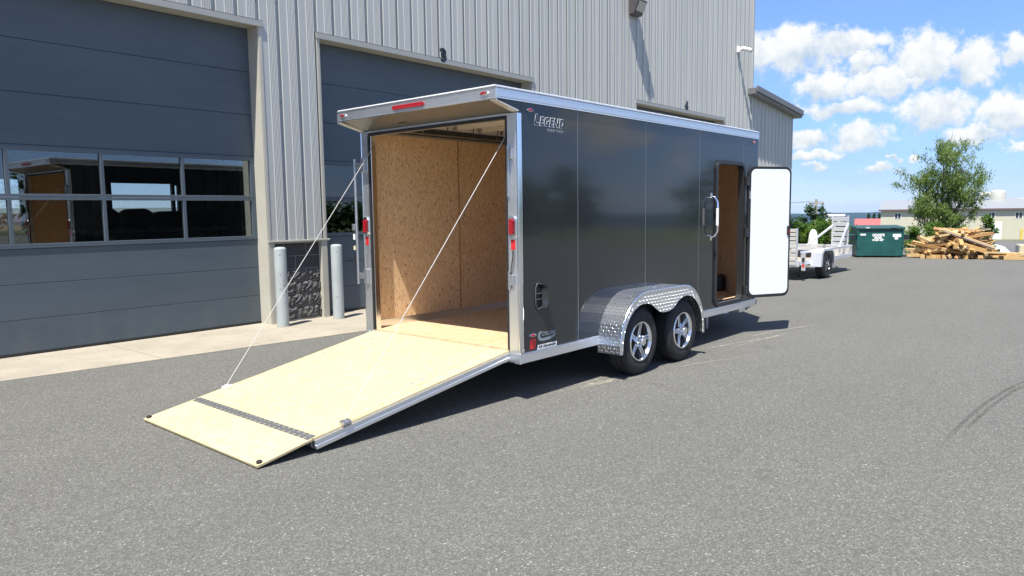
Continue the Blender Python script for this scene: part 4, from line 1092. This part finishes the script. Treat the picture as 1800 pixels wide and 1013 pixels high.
# fenders and wheels
for v, s in ((-.03, -1), (UW + .03, 1)):
    pr = [(.50, .30), (.56, .62), (.68, .70), (1.26, .70), (1.40, .62), (1.46, .34)]
    b = MB(); vs = []
    for (u, z) in pr:
        for vv_ in (v, v + s * .25): vs.append((u, vv_, z))
    b.add(vs, [(2 * i, 2 * i + 1, 2 * i + 3, 2 * i + 2) for i in range(len(pr) - 1)])
    inn = [(1.40, .34), (1.35, .58), (1.22, .655), (.74, .655), (.64, .58), (.59, .30)]
    b.prism(pr + inn, lambda p, q, t: (p, t, q), v + s * .246, v + s * .25)
    ob = b.build('fender', M_UALU, UT); md = ob.modifiers.new('t', 'SOLIDIFY'); md.thickness = .004
    wr = empty('wheel', (.985, v + s * .14, .335)); wr.parent = UT; wr.rotation_euler = (0, 0.2, math.pi if s > 0 else 0)
    f = lambda x, y, h: (x, h, y)
    MB().lathe([(.20, -.09), (.24, -.105), (.29, -.108), (.32, -.09), (.335, -.07), (.335, .07), (.32, .09), (.24, .105), (.20, .09)], 40, f, caps=False).build('tyre', M_RUBBER, wr, smooth=True)
    MB().lathe([(.20, -.095), (.192, -.102), (.185, -.09), (.18, .0), (.0, .005)], 32, f, caps=False).build('rim', pm('black_rim', (.02, .02, .02), .25), wr, smooth=True)
    sp = MB()
    for k in range(7):
        a = 2 * math.pi * k / 7; ca, sa = math.cos(a), math.sin(a)
        q = [(r * ca - w * sa, y, r * sa + w * ca) for r, w, y in ((.05, -.016, -.085), (.185, -.022, -.09), (.185, .022, -.09), (.05, .016, -.085))]
        q += [(x, y + .02, z) for x, y, z in q]; sp.hexa(q)
    sp.build('spokes', pm('machined_black', (.30, .30, .31), .3, .8), wr); MB().lathe([(.05, -.06), (.045, -.115), (.03, -.122), (0, -.123)], 16, f).build('hub_cap', M_CHROME, wr, smooth=True)
MB().tube([(.985, -.1, .335), (.985, UW + .1, .335)], .035, 8).build('axle', M_DARKST, UT)
MB().tube([(.30, .12, .10), (.30, .12, .36)], .03, 10).build('stabiliser', M_BLACK, UT, smooth=True)
B('stabiliser_foot', M_BLACK, UT, (.25, .35, .07, .17, .06, .12), .02)
# loading ramp standing at the front corner, held by two braces
LRX = UL + .12
for k in range(7): B('ramp_slat', pm('ramp_slat', (.56, .58, .60), .45, .5), UT, (LRX, LRX + .03, .16, .52, .50 + k * .135, .605 + k * .135), .004)
for v in (.12, .52): B('ramp_side', M_UALU, UT, (LRX - .005, LRX + .04, v, v + .04, .38, 1.45), .004)
MB().tube([(UL - .9, .02, UZ), (LRX, .14, 1.22)], .03, 8).build('ramp_brace', M_UALU, UT); MB().tube([(UL - .9, .85, UZ), (LRX, .54, 1.18)], .03, 8).build('ramp_brace', M_UALU, UT)
for v in (.25, UW - .25): MB().tube([(UL + .05, v, .40), (UL + 1.2, UW / 2, .40)], .03, 8).build('tongue_beam', M_UALU, UT)
B('toolbox', M_BLACK, UT, (1.55, 2.1, .35, .85, .442, .60), .02)
MB().tube([(UL + 1.0, UW / 2, .0), (UL + 1.0, UW / 2, .75)], .03, 8).build('tongue_jack', M_STEEL, UT)

# ------------------------------------------------------------------ green dumpster (its long front faces the camera)
def frame_at(P, right):
    """empty whose local x runs along 'right'"""
    return P, math.atan2(right[1], right[0])
DA = Vector((26.15, 6.97, 0)); DBp = Vector((26.80, 5.70, 0))
DM = empty('dumpster', (DA.x, DA.y, 0), math.atan2(DBp.y - DA.y, DBp.x - DA.x))
tag(DM, 'dark green metal dumpster with white lettering at the edge of the lot', 'dumpster')
DWd = (DBp - DA).length; M_GREEN = pm('green_paint', (.012, .085, .075), .38, var=.28, vscale=3, rvar=.2)
M_GREEND = pm('green_lid', (.02, .075, .07), .5, var=.2, vscale=4)
DH = .93
MB().prism([(.0, .05), (1.0, .05), (1.0, DH + .06), (.0, DH)], lambda p, q, t: (t, p, q), 0, DWd).build('body', M_GREEN, DM, bevel=.01)
MB().hexa([(-.03, -.05, DH + .004), (DWd + .03, -.05, DH + .004), (DWd + .03, 1.03, DH + .065), (-.03, 1.03, DH + .065), (-.03, -.05, DH + .075), (DWd + .03, -.05, DH + .075), (DWd + .03, 1.03, DH + .13), (-.03, 1.03, DH + .13)]).build('lid', M_GREEND, DM, bevel=.012)
B('lid_handle', M_BLACK, DM, (DWd * .72, DWd * .84, -.062, -.0505, DH + .03, DH + .06), .004); B('lid_hinge', M_WHITEP, DM, (DWd * .18, DWd * .26, -.06, -.0505, DH + .045, DH + .07), .004)
for x in (.0, DWd - .05): B('corner_rib', M_GREEN, DM, (x, x + .05, -.035, -.001, .32, DH - .02), .006)
for x0, x1 in ((-.20, -.002), (DWd + .002, DWd + .20)):
    B('fork_pocket', M_GREEN, DM, (x0, x1, .15, .90, .58, .76), .01); B('fork_pocket_end', M_BLACK, DM, (x0 + .03, x1 - .03, .12, .1495, .60, .74), 0)
for x in (.12, DWd - .22):
    B('skid', M_GREEND, DM, (x, x + .1, .05, .95, .0, .049), .004)
B('side_band', M_GREEND, DM, (-.03, -.002, .05, .95, .34, .42), .005)
for t, z, hgt, w in (("GOOD'S", .705, .115, .37), ('DISPOSAL', .63, .08, .24), ('717-859-1879', .555, .07, .36)):
    text_mesh('lettering', t, hgt, M_WHITEP, DM, (DWd * .46 - w / 2, -.0022, z), ROT_S, offset=.006, ext=.001, width=w)
for x0, x1, z0, z1 in ((.10, .27, .735, .79), (.86 * DWd - .13, .86 * DWd + .12, .68, .78), (.86 * DWd - .07, .86 * DWd + .03, .60, .675)): B('sticker', M_WHITEP, DM, (x0, x1, -.003, -.0006, z0, z1), 0)
B('sticker', M_WHITEP, DM, (-.004, -.0006, .25, .42, .64, .74), 0)

# ------------------------------------------------------------------ scrap timber
rt = random.Random(11)
WOODS = [pm('pine_%s' % n, c, .8, var=.28, vscale=14, stretch=(.4, 4, 4)) for n, c in (('pale', (.58, .39, .17)), ('gold', (.52, .31, .11)), ('brown', (.33, .18, .07)), ('light', (.60, .44, .22)))]
M_GREYWD = pm('weathered_plank', (.30, .24, .18), .85, var=.3, vscale=9)
PILE_O = Vector((26.75, 5.15, 0)); PILE_D = Vector((.72, -3.0, 0)).normalized(); PILE_N = Vector((-PILE_D.y, PILE_D.x, 0))
if PILE_N.x < 0: PILE_N = -PILE_N
BOARD = {}
def plank(c, L_, w, h, yaw, pitch, roll, mat, label, group='scrap timber pile', name='timber_board'):
    key = (mat.name,)
    if key not in BOARD: BOARD[key] = MB().box(-.5, .5, -.5, .5, -.5, .5).mesh('timber_board', mat)
    o = bpy.data.objects.new(name, BOARD[key]); COL.objects.link(o)
    o.location = c; o.scale = (L_, w, h)
    o.rotation_euler = (Matrix.Rotation(yaw, 3, 'Z') @ Matrix.Rotation(pitch, 3, 'Y') @ Matrix.Rotation(roll, 3, 'X')).to_euler()
    tag(o, label, 'timber', group); return o
base_yaw = math.atan2(PILE_D.y, PILE_D.x)
def board_look(i, w, h):
    tone = ('pale tan', 'golden', 'dark brown', 'light straw coloured')[i]; form = 'square stringer' if h == .09 else 'thin slat' if h == .03 else 'wide board'
    return WOODS[i], '%s %s in the scrap timber pile beside the green dumpster' % (tone, form)
def pile_h(s):   # height of the heap along its length
    return .86 * math.exp(-(abs(s - .95) / .78) ** 2.6) + (.12 if s < 2.3 else .07)
n_b = 0
for layer in range(9):
    zl = .05 + layer * .105
    for k in range(44 if layer else 60):
        s = rt.uniform(-.12, 3.3 if layer < 2 else 2.0); d = rt.uniform(-.05, 1.1)
        if zl > pile_h(s) * (1 - .25 * abs(d - .5)): continue
        L_ = rt.choice((.35, .5, .7, .95, 1.2)); kind = rt.random()
        w, h = ((.09, .09) if kind < .45 else (.11, .03) if kind < .70 else (.14, .05))
        c = PILE_O + PILE_D * s + PILE_N * d; yaw = base_yaw + rt.choice((rt.gauss(0, .35), rt.gauss(math.pi / 2, .4)))
        pitch = rt.gauss(0, .05 if layer == 0 else .27)
        z = max(zl + rt.uniform(-.02, .03), L_ / 2 * abs(math.sin(pitch)) + h / 2 + .005)
        plank((c.x, c.y, z), L_, w, h, yaw, pitch, rt.gauss(0, .45) if layer else 0, *board_look(rt.randrange(4), w, h)); n_b += 1
def span(p, q, w, h, roll, mat, label):
    p, q = Vector(p), Vector(q); d = q - p
    return plank((p + q) / 2, d.length, w, h, math.atan2(d.y, d.x), -math.asin(d.z / d.length), roll, mat, label)
def pile_pt(s, d, z): c = PILE_O + PILE_D * s + PILE_N * d; return (c.x, c.y, z)
span(pile_pt(.55, -.06, .905), pile_pt(1.98, -.16, .345), .14, .045, .35, M_GREYWD, 'long brown plank lying diagonally down across the timber pile')
span(pile_pt(.58, -.02, .945), pile_pt(1.97, -.09, .40), .10, .03, .35, WOODS[0], 'long pale batten resting on the diagonal brown plank')
span(pile_pt(1.02, .5, .85), pile_pt(1.92, .45, .93), .16, .05, 0, M_GREYWD, 'pale grey board nearly level across the back of the pile')
span(pile_pt(1.2, .35, .74), pile_pt(1.93, .3, .78), .10, .12, 0, WOODS[0], 'thick square beam under the level board in the pile')
span(pile_pt(.85, -.20, .54), pile_pt(1.75, -.24, .26), .03, .14, 0, WOODS[1], 'golden board set on edge low across the front of the pile')
span(pile_pt(.10, -.10, .66), pile_pt(.75, -.14, .78), .10, .06, 0, WOODS[3], 'pale short beam at the upper left of the pile')
span(pile_pt(1.75, -.1, .22), pile_pt(3.6, -.15, .17), .18, .045, 0, WOODS[3], 'longest pale plank lying flat at the right end of the timber')
for s0, s1, y, lab in ((2.2, 2.75, -.3, 'flat pallet deck board under the longest plank'), (2.85, 3.5, -.32, 'flat board end by the right picture edge')):
    span(pile_pt(s0, y, .06), pile_pt(s1, y, .06), .12, .10, 0, WOODS[0], lab)
for k, q in enumerate((.02, .2, .34, .47, .62, 1.2, 1.6)):
    plank(pile_pt(q, -.22, .065), .13, .12, .12, base_yaw + rt.gauss(0, .2), 0, 0, WOODS[k % 2], 'square pallet block standing along the front foot of the timber pile', 'pallet blocks')


# ------------------------------------------------------------------ vegetation
def leafy(name, mat, parent, clusters, per, size, droop=.5, seed=0, elong=1.0):
    """many leaf-sized faces around given cluster centres (centre, radius)"""
    r = random.Random(seed); vs = []; fs = []
    for (c, rad) in clusters:
        for k in range(per):
            d = Vector((r.gauss(0, 1), r.gauss(0, 1), r.gauss(0, .8))); d = d.normalized() * rad * (r.random() ** .5)
            p = Vector(c) + d
            a = Vector((r.gauss(0, 1), r.gauss(0, 1), r.gauss(-droop, .5))).normalized()
            b = a.cross(Vector((r.gauss(0, .5), r.gauss(0, .5), 1))).normalized()
            s = size * r.uniform(.6, 1.35); l = s * elong; i = len(vs)
            vs += [tuple(p), tuple(p + a * l * .5 + b * s * .32), tuple(p + a * l), tuple(p + a * l * .5 - b * s * .32)]; fs.append((i, i + 1, i + 2, i + 3))
    me = bpy.data.meshes.new(name); me.from_pydata(vs, [], fs); me.materials.append(mat)
    return link(name, me, parent)


M_BARK = pm('bark', (.085, .065, .05), .9, var=.4, vscale=12)
M_LOCUST = leaf_mat('locust_leaf', (.10, .155, .04), (.14, .21, .055), (.20, .26, .085))
M_LEAF1 = leaf_mat('shrub_leaf', (.06, .115, .025), (.10, .18, .033), (.15, .23, .05))
M_LEAF2 = leaf_mat('dark_leaf', (.022, .05, .018), (.035, .075, .022), (.055, .10, .03))

# honey locust behind the timber
TB = Vector((33.0, 5.65, terrain_z(33.0, 5.65)))
LT = empty('locust_tree', TB); LT.scale = (.74, .74, 1.0); tag(LT, 'feathery green young tree standing behind the timber pile', 'tree')
rl = random.Random(5); tr = MB(); clus = []
def limb(p, d, L_, r, depth):
    pts = [p]; rad = [r]; q = p.copy(); dd = d.copy(); n = 5
    for i in range(n):
        dd = (dd + Vector((rl.gauss(0, .10), rl.gauss(0, .10), .03 if depth < 2 else -.01))).normalized()
        q = q + dd * L_ / n; pts.append(q.copy()); rad.append(max(r * (1 - .75 * (i + 1) / n), .004))
        if depth >= 1 and i >= 1: clus.append((q.copy(), .13 + .03 * depth))
    tr.tube(pts, rad, 6 if depth < 2 else 4)
    if depth < 2:
        m = 7 if depth == 0 else 5
        for k in range(m):
            f = rl.uniform(.25, 1.0); i = min(int(f * n), n - 1); a = rl.uniform(0, 2 * math.pi)
            side = Vector((math.cos(a), math.sin(a), rl.uniform(.0, .7))).normalized()
            nd = (dd * .45 + side * .9).normalized()
            limb(pts[i] + (pts[i + 1] - pts[i]) * .5, nd, L_ * rl.uniform(.30, .48), rad[i] * .55, depth + 1)
zt_ = -TB.z
tr.tube([(0, 0, -.1), (.02, 0, zt_ + .5), (.0, .03, zt_ + 1.1)], [.085, .07, .06], 8)
for k in range(19):
    a = k * 2.39996 + .4; t = .06 + 1.22 * (k / 18.0) ** .8; L_ = 2.85 - 1.05 * (k / 18.0) + rl.uniform(-.2, .2)
    st = Vector((0, .02, zt_ + 1.15 - .75 * (k / 18.0))); d = Vector((math.cos(a) * math.sin(t), math.sin(a) * math.sin(t), math.cos(t)))
    limb(st, d, L_, .042, 0)
tr.build('trunk', M_BARK, LT, smooth=True)
clus = [c for c in clus if c[0].z < zt_ + 4.25]
leafy('crown', M_LOCUST, LT, clus, 7, .06, .9, 3, 2.2)


def shrub(x, y, h, w, mat, label, seed, cat='shrub', group=None, name='shrub', per=60, leaf=.10):
    z = terrain_z(x, y); r = random.Random(seed)
    o = empty(name, (x, y, z)); tag(o, label, cat, group)
    st = MB()
    cl = []
    for k in range(int(16 + 10 * h)):
        a = r.uniform(0, 2 * math.pi); f = r.random(); rr = w / 2 * math.sqrt(r.random()) * (1 - .55 * f ** 2); zz = h * (.12 + .80 * f)
        cl.append((Vector((rr * math.cos(a), rr * math.sin(a), zz)), r.uniform(.12, .24) * w ** .5))
    for c, _ in cl[:9]: st.tube([(0, 0, -.05), (c.x * .4, c.y * .4, c.z * .5), tuple(c)], [.03 + .01 * h, .02, .008], 5)
    st.build('trunk', M_BARK, o); leafy('crown', mat, o, cl, per, leaf, .1, seed)
    return o


G1 = 'bushes behind the utility trailer'
for i, (x, y, zt, w, mt, lab) in enumerate((
    (30.9, 10.80, 1.42, 1.0, M_LEAF2, 'dark bush right beside the corner of the steel building'),
    (30.9, 10.30, 1.12, 1.2, M_LEAF1, 'bright green rounded bush behind the raised slatted tailgate'),
    (31.4, 10.0, 1.22, 1.2, M_LEAF1, 'green bush behind the middle of the utility trailer'),
    (31.7, 9.55, 1.26, 1.2, M_LEAF1, 'tall green bush left of the standing loading ramp'),
    (32.2, 9.15, 1.15, 1.1, M_LEAF1, 'green bush behind the standing loading ramp'),
    (32.6, 8.65, 1.02, 1.1, M_LEAF1, 'low green bush just left of the dumpster'))):
    shrub(x, y, zt - terrain_z(x, y), w, mt, lab, 20 + i, group=G1, per=110, leaf=.085)
G2 = 'bushes behind the timber pile'
for i, (x, y, zt, w, mt, lab) in enumerate((
    (31.3, 6.25, .98, 1.0, M_LEAF1, 'dense green bush just right of the dumpster'), (31.9, 5.70, 1.1, 1.2, M_LEAF1, 'low green bush under the left of the feathery tree'),
    (32.5, 4.85, .95, 1.2, M_LEAF1, 'green bush under the right half of the feathery tree'), (33.2, 4.18, 1.45, .62, M_LEAF1, 'narrow green bush at the right end behind the timber'))):
    shrub(x, y, zt - terrain_z(x, y), w, mt, lab, 40 + i, group=G2, per=110, leaf=.085)
shrub(52, 16.6, 4.3, 2.6, M_LEAF2, 'round dark tree by the utility pole behind the bushes', 61, 'tree', None, 'round_tree', 90, .2)
shrub(47, 16.4, 3.4, 1.3, M_LEAF2, 'slim dark tree at the corner of the steel building', 62, 'tree', None, 'slim_tree', 80, .16)
for i, (x, y) in enumerate(((226.5, 57.4), (227.5, 56.2), (228.5, 55.1))):
    z = terrain_z(x, y); o = empty('conifer_tree', (x, y, z)); r = random.Random(i + 80)
    tag(o, ('left', 'middle', 'right')[i] + 'most of three small dark conifers behind the red roof' if i != 1 else 'middle one of three small dark conifers behind the red roof', 'tree', 'conifers behind the red roof')
    MB().tube([(0, 0, -.1), (0, 0, 5.4)], [.12, .02], 6).build('trunk', M_BARK, o); o.scale = (1.0, 1.0, 1.15)
    leafy('crown', M_LEAF2, o, [(Vector((math.cos(a) * (5.4 - zz) * .17, math.sin(a) * (5.4 - zz) * .17, zz)), .35) for zz in [.8 + .32 * q for q in range(14)] for a in [r.uniform(0, 6.28) for _ in range(4)]], 16, .3, .5, i)
# the belt of trees across the road behind the photographer (seen only in the trailer's paint and the door glass)
r = random.Random(99); cl = []
for k in range(150):
    a = R(r.uniform(170, 352)); d = r.uniform(72, 92); h = r.uniform(2.5, 6.5) * (1 if math.sin(a * 9) > -.2 else .6)
    for q in range(5): cl.append((Vector((d * math.cos(a) + r.gauss(0, 1), d * math.sin(a) + r.gauss(0, 1), h * (q + .6) / 5)), 1.5))
wood = leafy('tree_belt', M_LEAF2, None, cl, 30, 1.0, .1, 9); wood['kind'] = 'stuff'; wood['label'] = 'belt of trees across the lot'

# ------------------------------------------------------------------ far buildings
def far_frame(name, A, Bp, z):
    return empty(name, (A[0], A[1], z), math.atan2(Bp[1] - A[1], Bp[0] - A[0]))
M_CREAM = pm('cream_siding', (.50, .475, .36), .6, var=.06, vscale=1, stretch=(8, 1, .2))
M_FROOF = pm('far_roof', (.26, .27, .275), .5, var=.06)
M_DWIN = pm('dark_window', (.03, .04, .05), .15)
FB_ = far_frame('cream_warehouse', (152.4, 36.5), (156.3, 14.6), -4.35); tag(FB_, 'long cream metal warehouse with grey roof beyond the feathery tree', 'building')
FL_ = 60.0; FH = 5.35
B('wall', M_CREAM, FB_, (0, FL_, 0, 22, 0, FH), 0)
MB().prism([(-.5, FH - .05), (11, FH + 1.75), (22.5, FH - .05), (22.5, FH + .15), (11, FH + 1.95), (-.5, FH + .15)], lambda p, q, t: (t, p, q), -.4, FL_ + .4).build('roof', M_FROOF, FB_)
B('eave_trim', pm('eave_brown', (.12, .07, .07), .6), FB_, (-.4, FL_ + .4, -.54, -.505, FH - .12, FH + .16), 0)
for x in (2.4, 6.0, 17.2, 21.25, 25.5, 30, 34.5, 39):
    wf = B('window', M_WHITEP, FB_, (x - .08, x + 1.02, -.04, -.001, 3.7, 4.85), 0)
    for q in (0, .52): B('pane', M_DWIN, wf, (x + q, x + q + .42, -.06, -.041, 3.8, 4.75), 0)
gd = B('garage_door', M_WHITEP, FB_, (17.0, 19.3, -.05, -.001, .0, 3.1), .02)
for q in range(2):
    for w in range(2): B('pane', M_DWIN, gd, (17.25 + q * .95, 18.05 + q * .95, -.07, -.051, 1.1 + w * .42, 1.34 + w * .42), 0)
B('downspout', pm('yellow_post', (.70, .45, .06), .6), FB_, (22.1, 22.4, -.2, -.02, 0, 1.9), 0)
TK = empty('roof_tank', (166.5, 19.6, 1.55)); tag(TK, 'white cylindrical dust collector tank on the cream warehouse roof', 'tank')
MB().lathe([(1.35, 0), (1.35, 2.65), (1.1, 2.95), (.3, 3.1), (.0, 3.12)], 32, XYZ).build('shell', pm('tank_white', (.38, .38, .33), .5), TK, smooth=True)
MB().tube([(-1.2, 1.2, 2.2), (-1.7, 2.0, 2.35), (-2.0, 2.45, 2.1), (-2.1, 2.6, 1.4), (-2.1, 2.6, 0.0)], .42, 12).build('duct', pm('tank_white', (1, 1, 1)), TK, smooth=True)
B('platform', M_STEEL, TK, (.6, 1.6, -2.2, -1.0, .9, 1.0), 0)
RU = empty('roof_unit', (168.0, 15.2, 1.95)); tag(RU, 'grey air handling unit on the warehouse roof at the picture edge', 'roof unit')
B('cabinet', M_ALUD, RU, (-1.2, 1.2, -3, 1.2, 0, 1.05), .03); B('grille', M_DARKST, RU, (-1.23, -1.205, -2.6, .8, .2, .85), 0)
RB = far_frame('red_roofed_shed', (198.0, 53.0), (203.0, 33.6), terrain_z(198, 50)); tag(RB, 'low shed with a faded red roof behind the dumpster', 'building')
B('wall', pm('shed_wall', (.45, .40, .36), .8), RB, (0, 20, 0, 12, 0, 1.75), 0)
MB().prism([(-.5, 1.7), (6, 3.75), (12.5, 1.7), (12.5, 1.9), (6, 3.95), (-.5, 1.9)], lambda p, q, t: (t, p, q), -.5, 20.5).build('roof', pm('red_roof', (.52, .11, .10), .6, var=.15, vscale=2), RB)
WB = far_frame('white_shed', (72.9, 22.3), (73.3, 20.9), terrain_z(72, 22)); tag(WB, 'small white flat roofed shed behind the standing loading ramp', 'building')
B('wall', M_WHITEP, WB, (0, 1.6, 0, 4, 0, 3.55), 0); B('roof', M_WHITEP, WB, (-.1, 1.7, -.1, 4.1, 3.551, 3.7), 0)
# brick building seen through the workshop's back windows
KB = empty('brick_building', (20, 62, terrain_z(20, 62))); tag(KB, 'orange brick building seen through the glass of the left door', 'building')
M_BRICK = pm('brick', (.42, .17, .10), .85, var=.2, vscale=2)
B('wall', M_BRICK, KB, (-12, 22, 0, 12, 0, 2.1), 0); B('roof', pm('brick_roof', (.50, .52, .52), .6), KB, (-12.3, 22.3, -.3, 12.3, 2.1, 2.45), 0)
for x in range(-10, 20, 4): wf = B('window', M_WHITEP, KB, (x, x + 1.6, -.05, -.001, .8, 1.7), 0); B('pane', M_DWIN, wf, (x + .1, x + 1.5, -.07, -.051, .9, 1.6), 0)

# ------------------------------------------------------------------ vehicles down the bank
def vehicle(name, P, rz, prof, w, body_mat, label, cat, windows, wheels_u):
    z = terrain_z(P[0], P[1]); o = empty(name, (P[0], P[1], z), rz); tag(o, label, cat)
    MB().prism(prof, lambda p, q, t: (p, t, q), -w / 2, w / 2).build('body', body_mat, o, bevel=.06, seg=3)
    for (u0, u1, z0, z1, r) in windows:
        for s in (-1, 1): MB().prism(rrect(u0, u1, z0, z1, r, 3), lambda p, q, t: (p, t, q), s * (w / 2 + .001), s * (w / 2 + .02)).build('window', M_DWIN, o)
    for u in wheels_u:
        for s in (-1, 1):
            t = MB().lathe([(.18, -.09), (.30, -.1), (.34, -.07), (.34, .07), (.30, .1), (.18, .09)], 24, lambda x, y, h, u=u, s=s: (u + x, s * (w / 2 - .09) + h, .34 + y), caps=True).build('wheel', M_RUBBER, o, smooth=True)
    return o
M_CARW = pm('white_car_paint', (.78, .79, .80), .2, coat=.5)
vehicle('parked_van', (47.6, 6.0), R(-78), [(-1.9, .35), (1.9, .35), (1.95, .95), (1.35, 1.1), (.75, 1.75), (.3, 1.88), (-1.6, 1.86), (-1.9, 1.6)], 1.8, M_CARW, 'white van parked down the bank behind the right end of the timber', 'van', [(-.75, -.2, 1.15, 1.65, .06), (.0, .55, 1.15, 1.65, .06)], (-1.25, 1.3))
vehicle('box_trailer', (49.8, 2.9), R(-78), [(-1.9, .45), (2.2, .45), (2.2, 1.72), (-1.9, 1.80)], 1.9, pm('tan_box', (.42, .37, .24), .5), 'tan box trailer parked beside the white van at the right edge', 'trailer', [], (.2,))
CM = empty('covered_machine', (22.75, 7.3, 0), .1); tag(CM, 'small machine under a white cover standing behind the utility trailer', 'machine'); CM.scale = (.46, .46, .95)
cv = MB(); rr = random.Random(4); nn = 20
prof = [(.30, .38), (.31, .55), (.29, .78), (.24, .95), (.15, 1.05), (.05, 1.08), (0, 1.085)]
cv.lathe(prof, nn, lambda x, y, h: (x * (1 + .12 * math.sin(5 * math.atan2(y, x)) * (1.1 - h)), y * (1 + .12 * math.cos(7 * math.atan2(y, x)) * (1.1 - h)), h + (.04 * math.sin(4 * math.atan2(y, x)) if h < .5 else 0)), caps=False)
cv.build('cover', M_WHITEP, CM, smooth=True)
B('chassis', M_DARKST, CM, (-.24, .24, -.2, .2, .14, .40), .02)
for u in (-.2, .2):
    for v in (-.24, .24): MB().lathe([(.05, -.04), (.13, -.045), (.15, -.03), (.15, .03), (.13, .045), (.05, .04)], 18, lambda x, y, h, u=u, v=v: (u + x, v + h, .15 + y)).build('wheel', M_RUBBER, CM, smooth=True)
# utility pole with wires
UP = empty('utility_pole', (61.9, 19.7, terrain_z(62, 19.7))); tag(UP, 'wooden utility pole with a crossarm rising behind the bushes', 'utility pole')
MB().tube([(0, 0, -.3), (0, 0, 4.85)], [.13, .09], 10).build('pole', pm('pole_wood', (.32, .28, .24), .9), UP, smooth=True)
B('crossarm', pm('pole_wood', (1, 1, 1)), UP, (-.06, .06, -.6, .6, 4.45, 4.57), 0)
for v in (-.5, .5):
    MB().lathe([(.04, 0), (.05, .06), (.02, .12)], 8, lambda x, y, h, v=v: (x, v + y, 4.57 + h)).build('insulator', M_GREYP, UP)
    MB().tube([(0, v, 4.68)] + [(-3 * t, v + 22 * t, 4.68 - 1.2 * 4 * t * (1 - t) * .3) for t in (.25, .5, .75, 1.0)], .012, 4).build('wire', M_DARKST, UP)
# hills on the horizon
rh = random.Random(2); hv = []; hf = []; na = 220
M_FOREST = pm('forest_hill', (.018, .036, .024), .95, var=.4, vscale=.012)
for i in range(na + 1):
    a = R(-75 + 150 * i / na); top = -23 + 5 * math.sin(i * .11 + 1.0) + 3.5 * math.sin(i * .27) + 1.6 * math.sin(i * .9) + rh.uniform(-1, 1)
    for d, z in ((3300, -100), (3650, -70 + rh.uniform(-5, 5)), (3950, -40 + rh.uniform(-4, 4)), (4250, top), (4700, -60)): hv.append((d * math.cos(a), d * math.sin(a), z))
for i in range(na):
    for j in range(4): hf.append((i * 5 + j, (i + 1) * 5 + j, (i + 1) * 5 + j + 1, i * 5 + j + 1))
structure(MB().add(hv, hf).build('hills', M_FOREST, smooth=True))
# the air between here and the hills
hz = MB().box(-5300, 5300, -5300, 5300, -145, 14).build('haze', None)
hz['kind'] = 'stuff'; hz['label'] = 'thin blue summer haze'
m = bpy.data.materials.new('haze'); m.use_nodes = True; N = NT(m.node_tree); N.n.clear()
pv = N.node('ShaderNodeVolumePrincipled'); pv.inputs['Color'].default_value = (.24, .52, 1.0, 1); pv.inputs['Density'].default_value = 0.55e-4; pv.inputs['Anisotropy'].default_value = .1
mo = N.node('ShaderNodeOutputMaterial'); N.l.new(pv.outputs[0], mo.inputs['Volume'])
hz.data.materials.append(m)
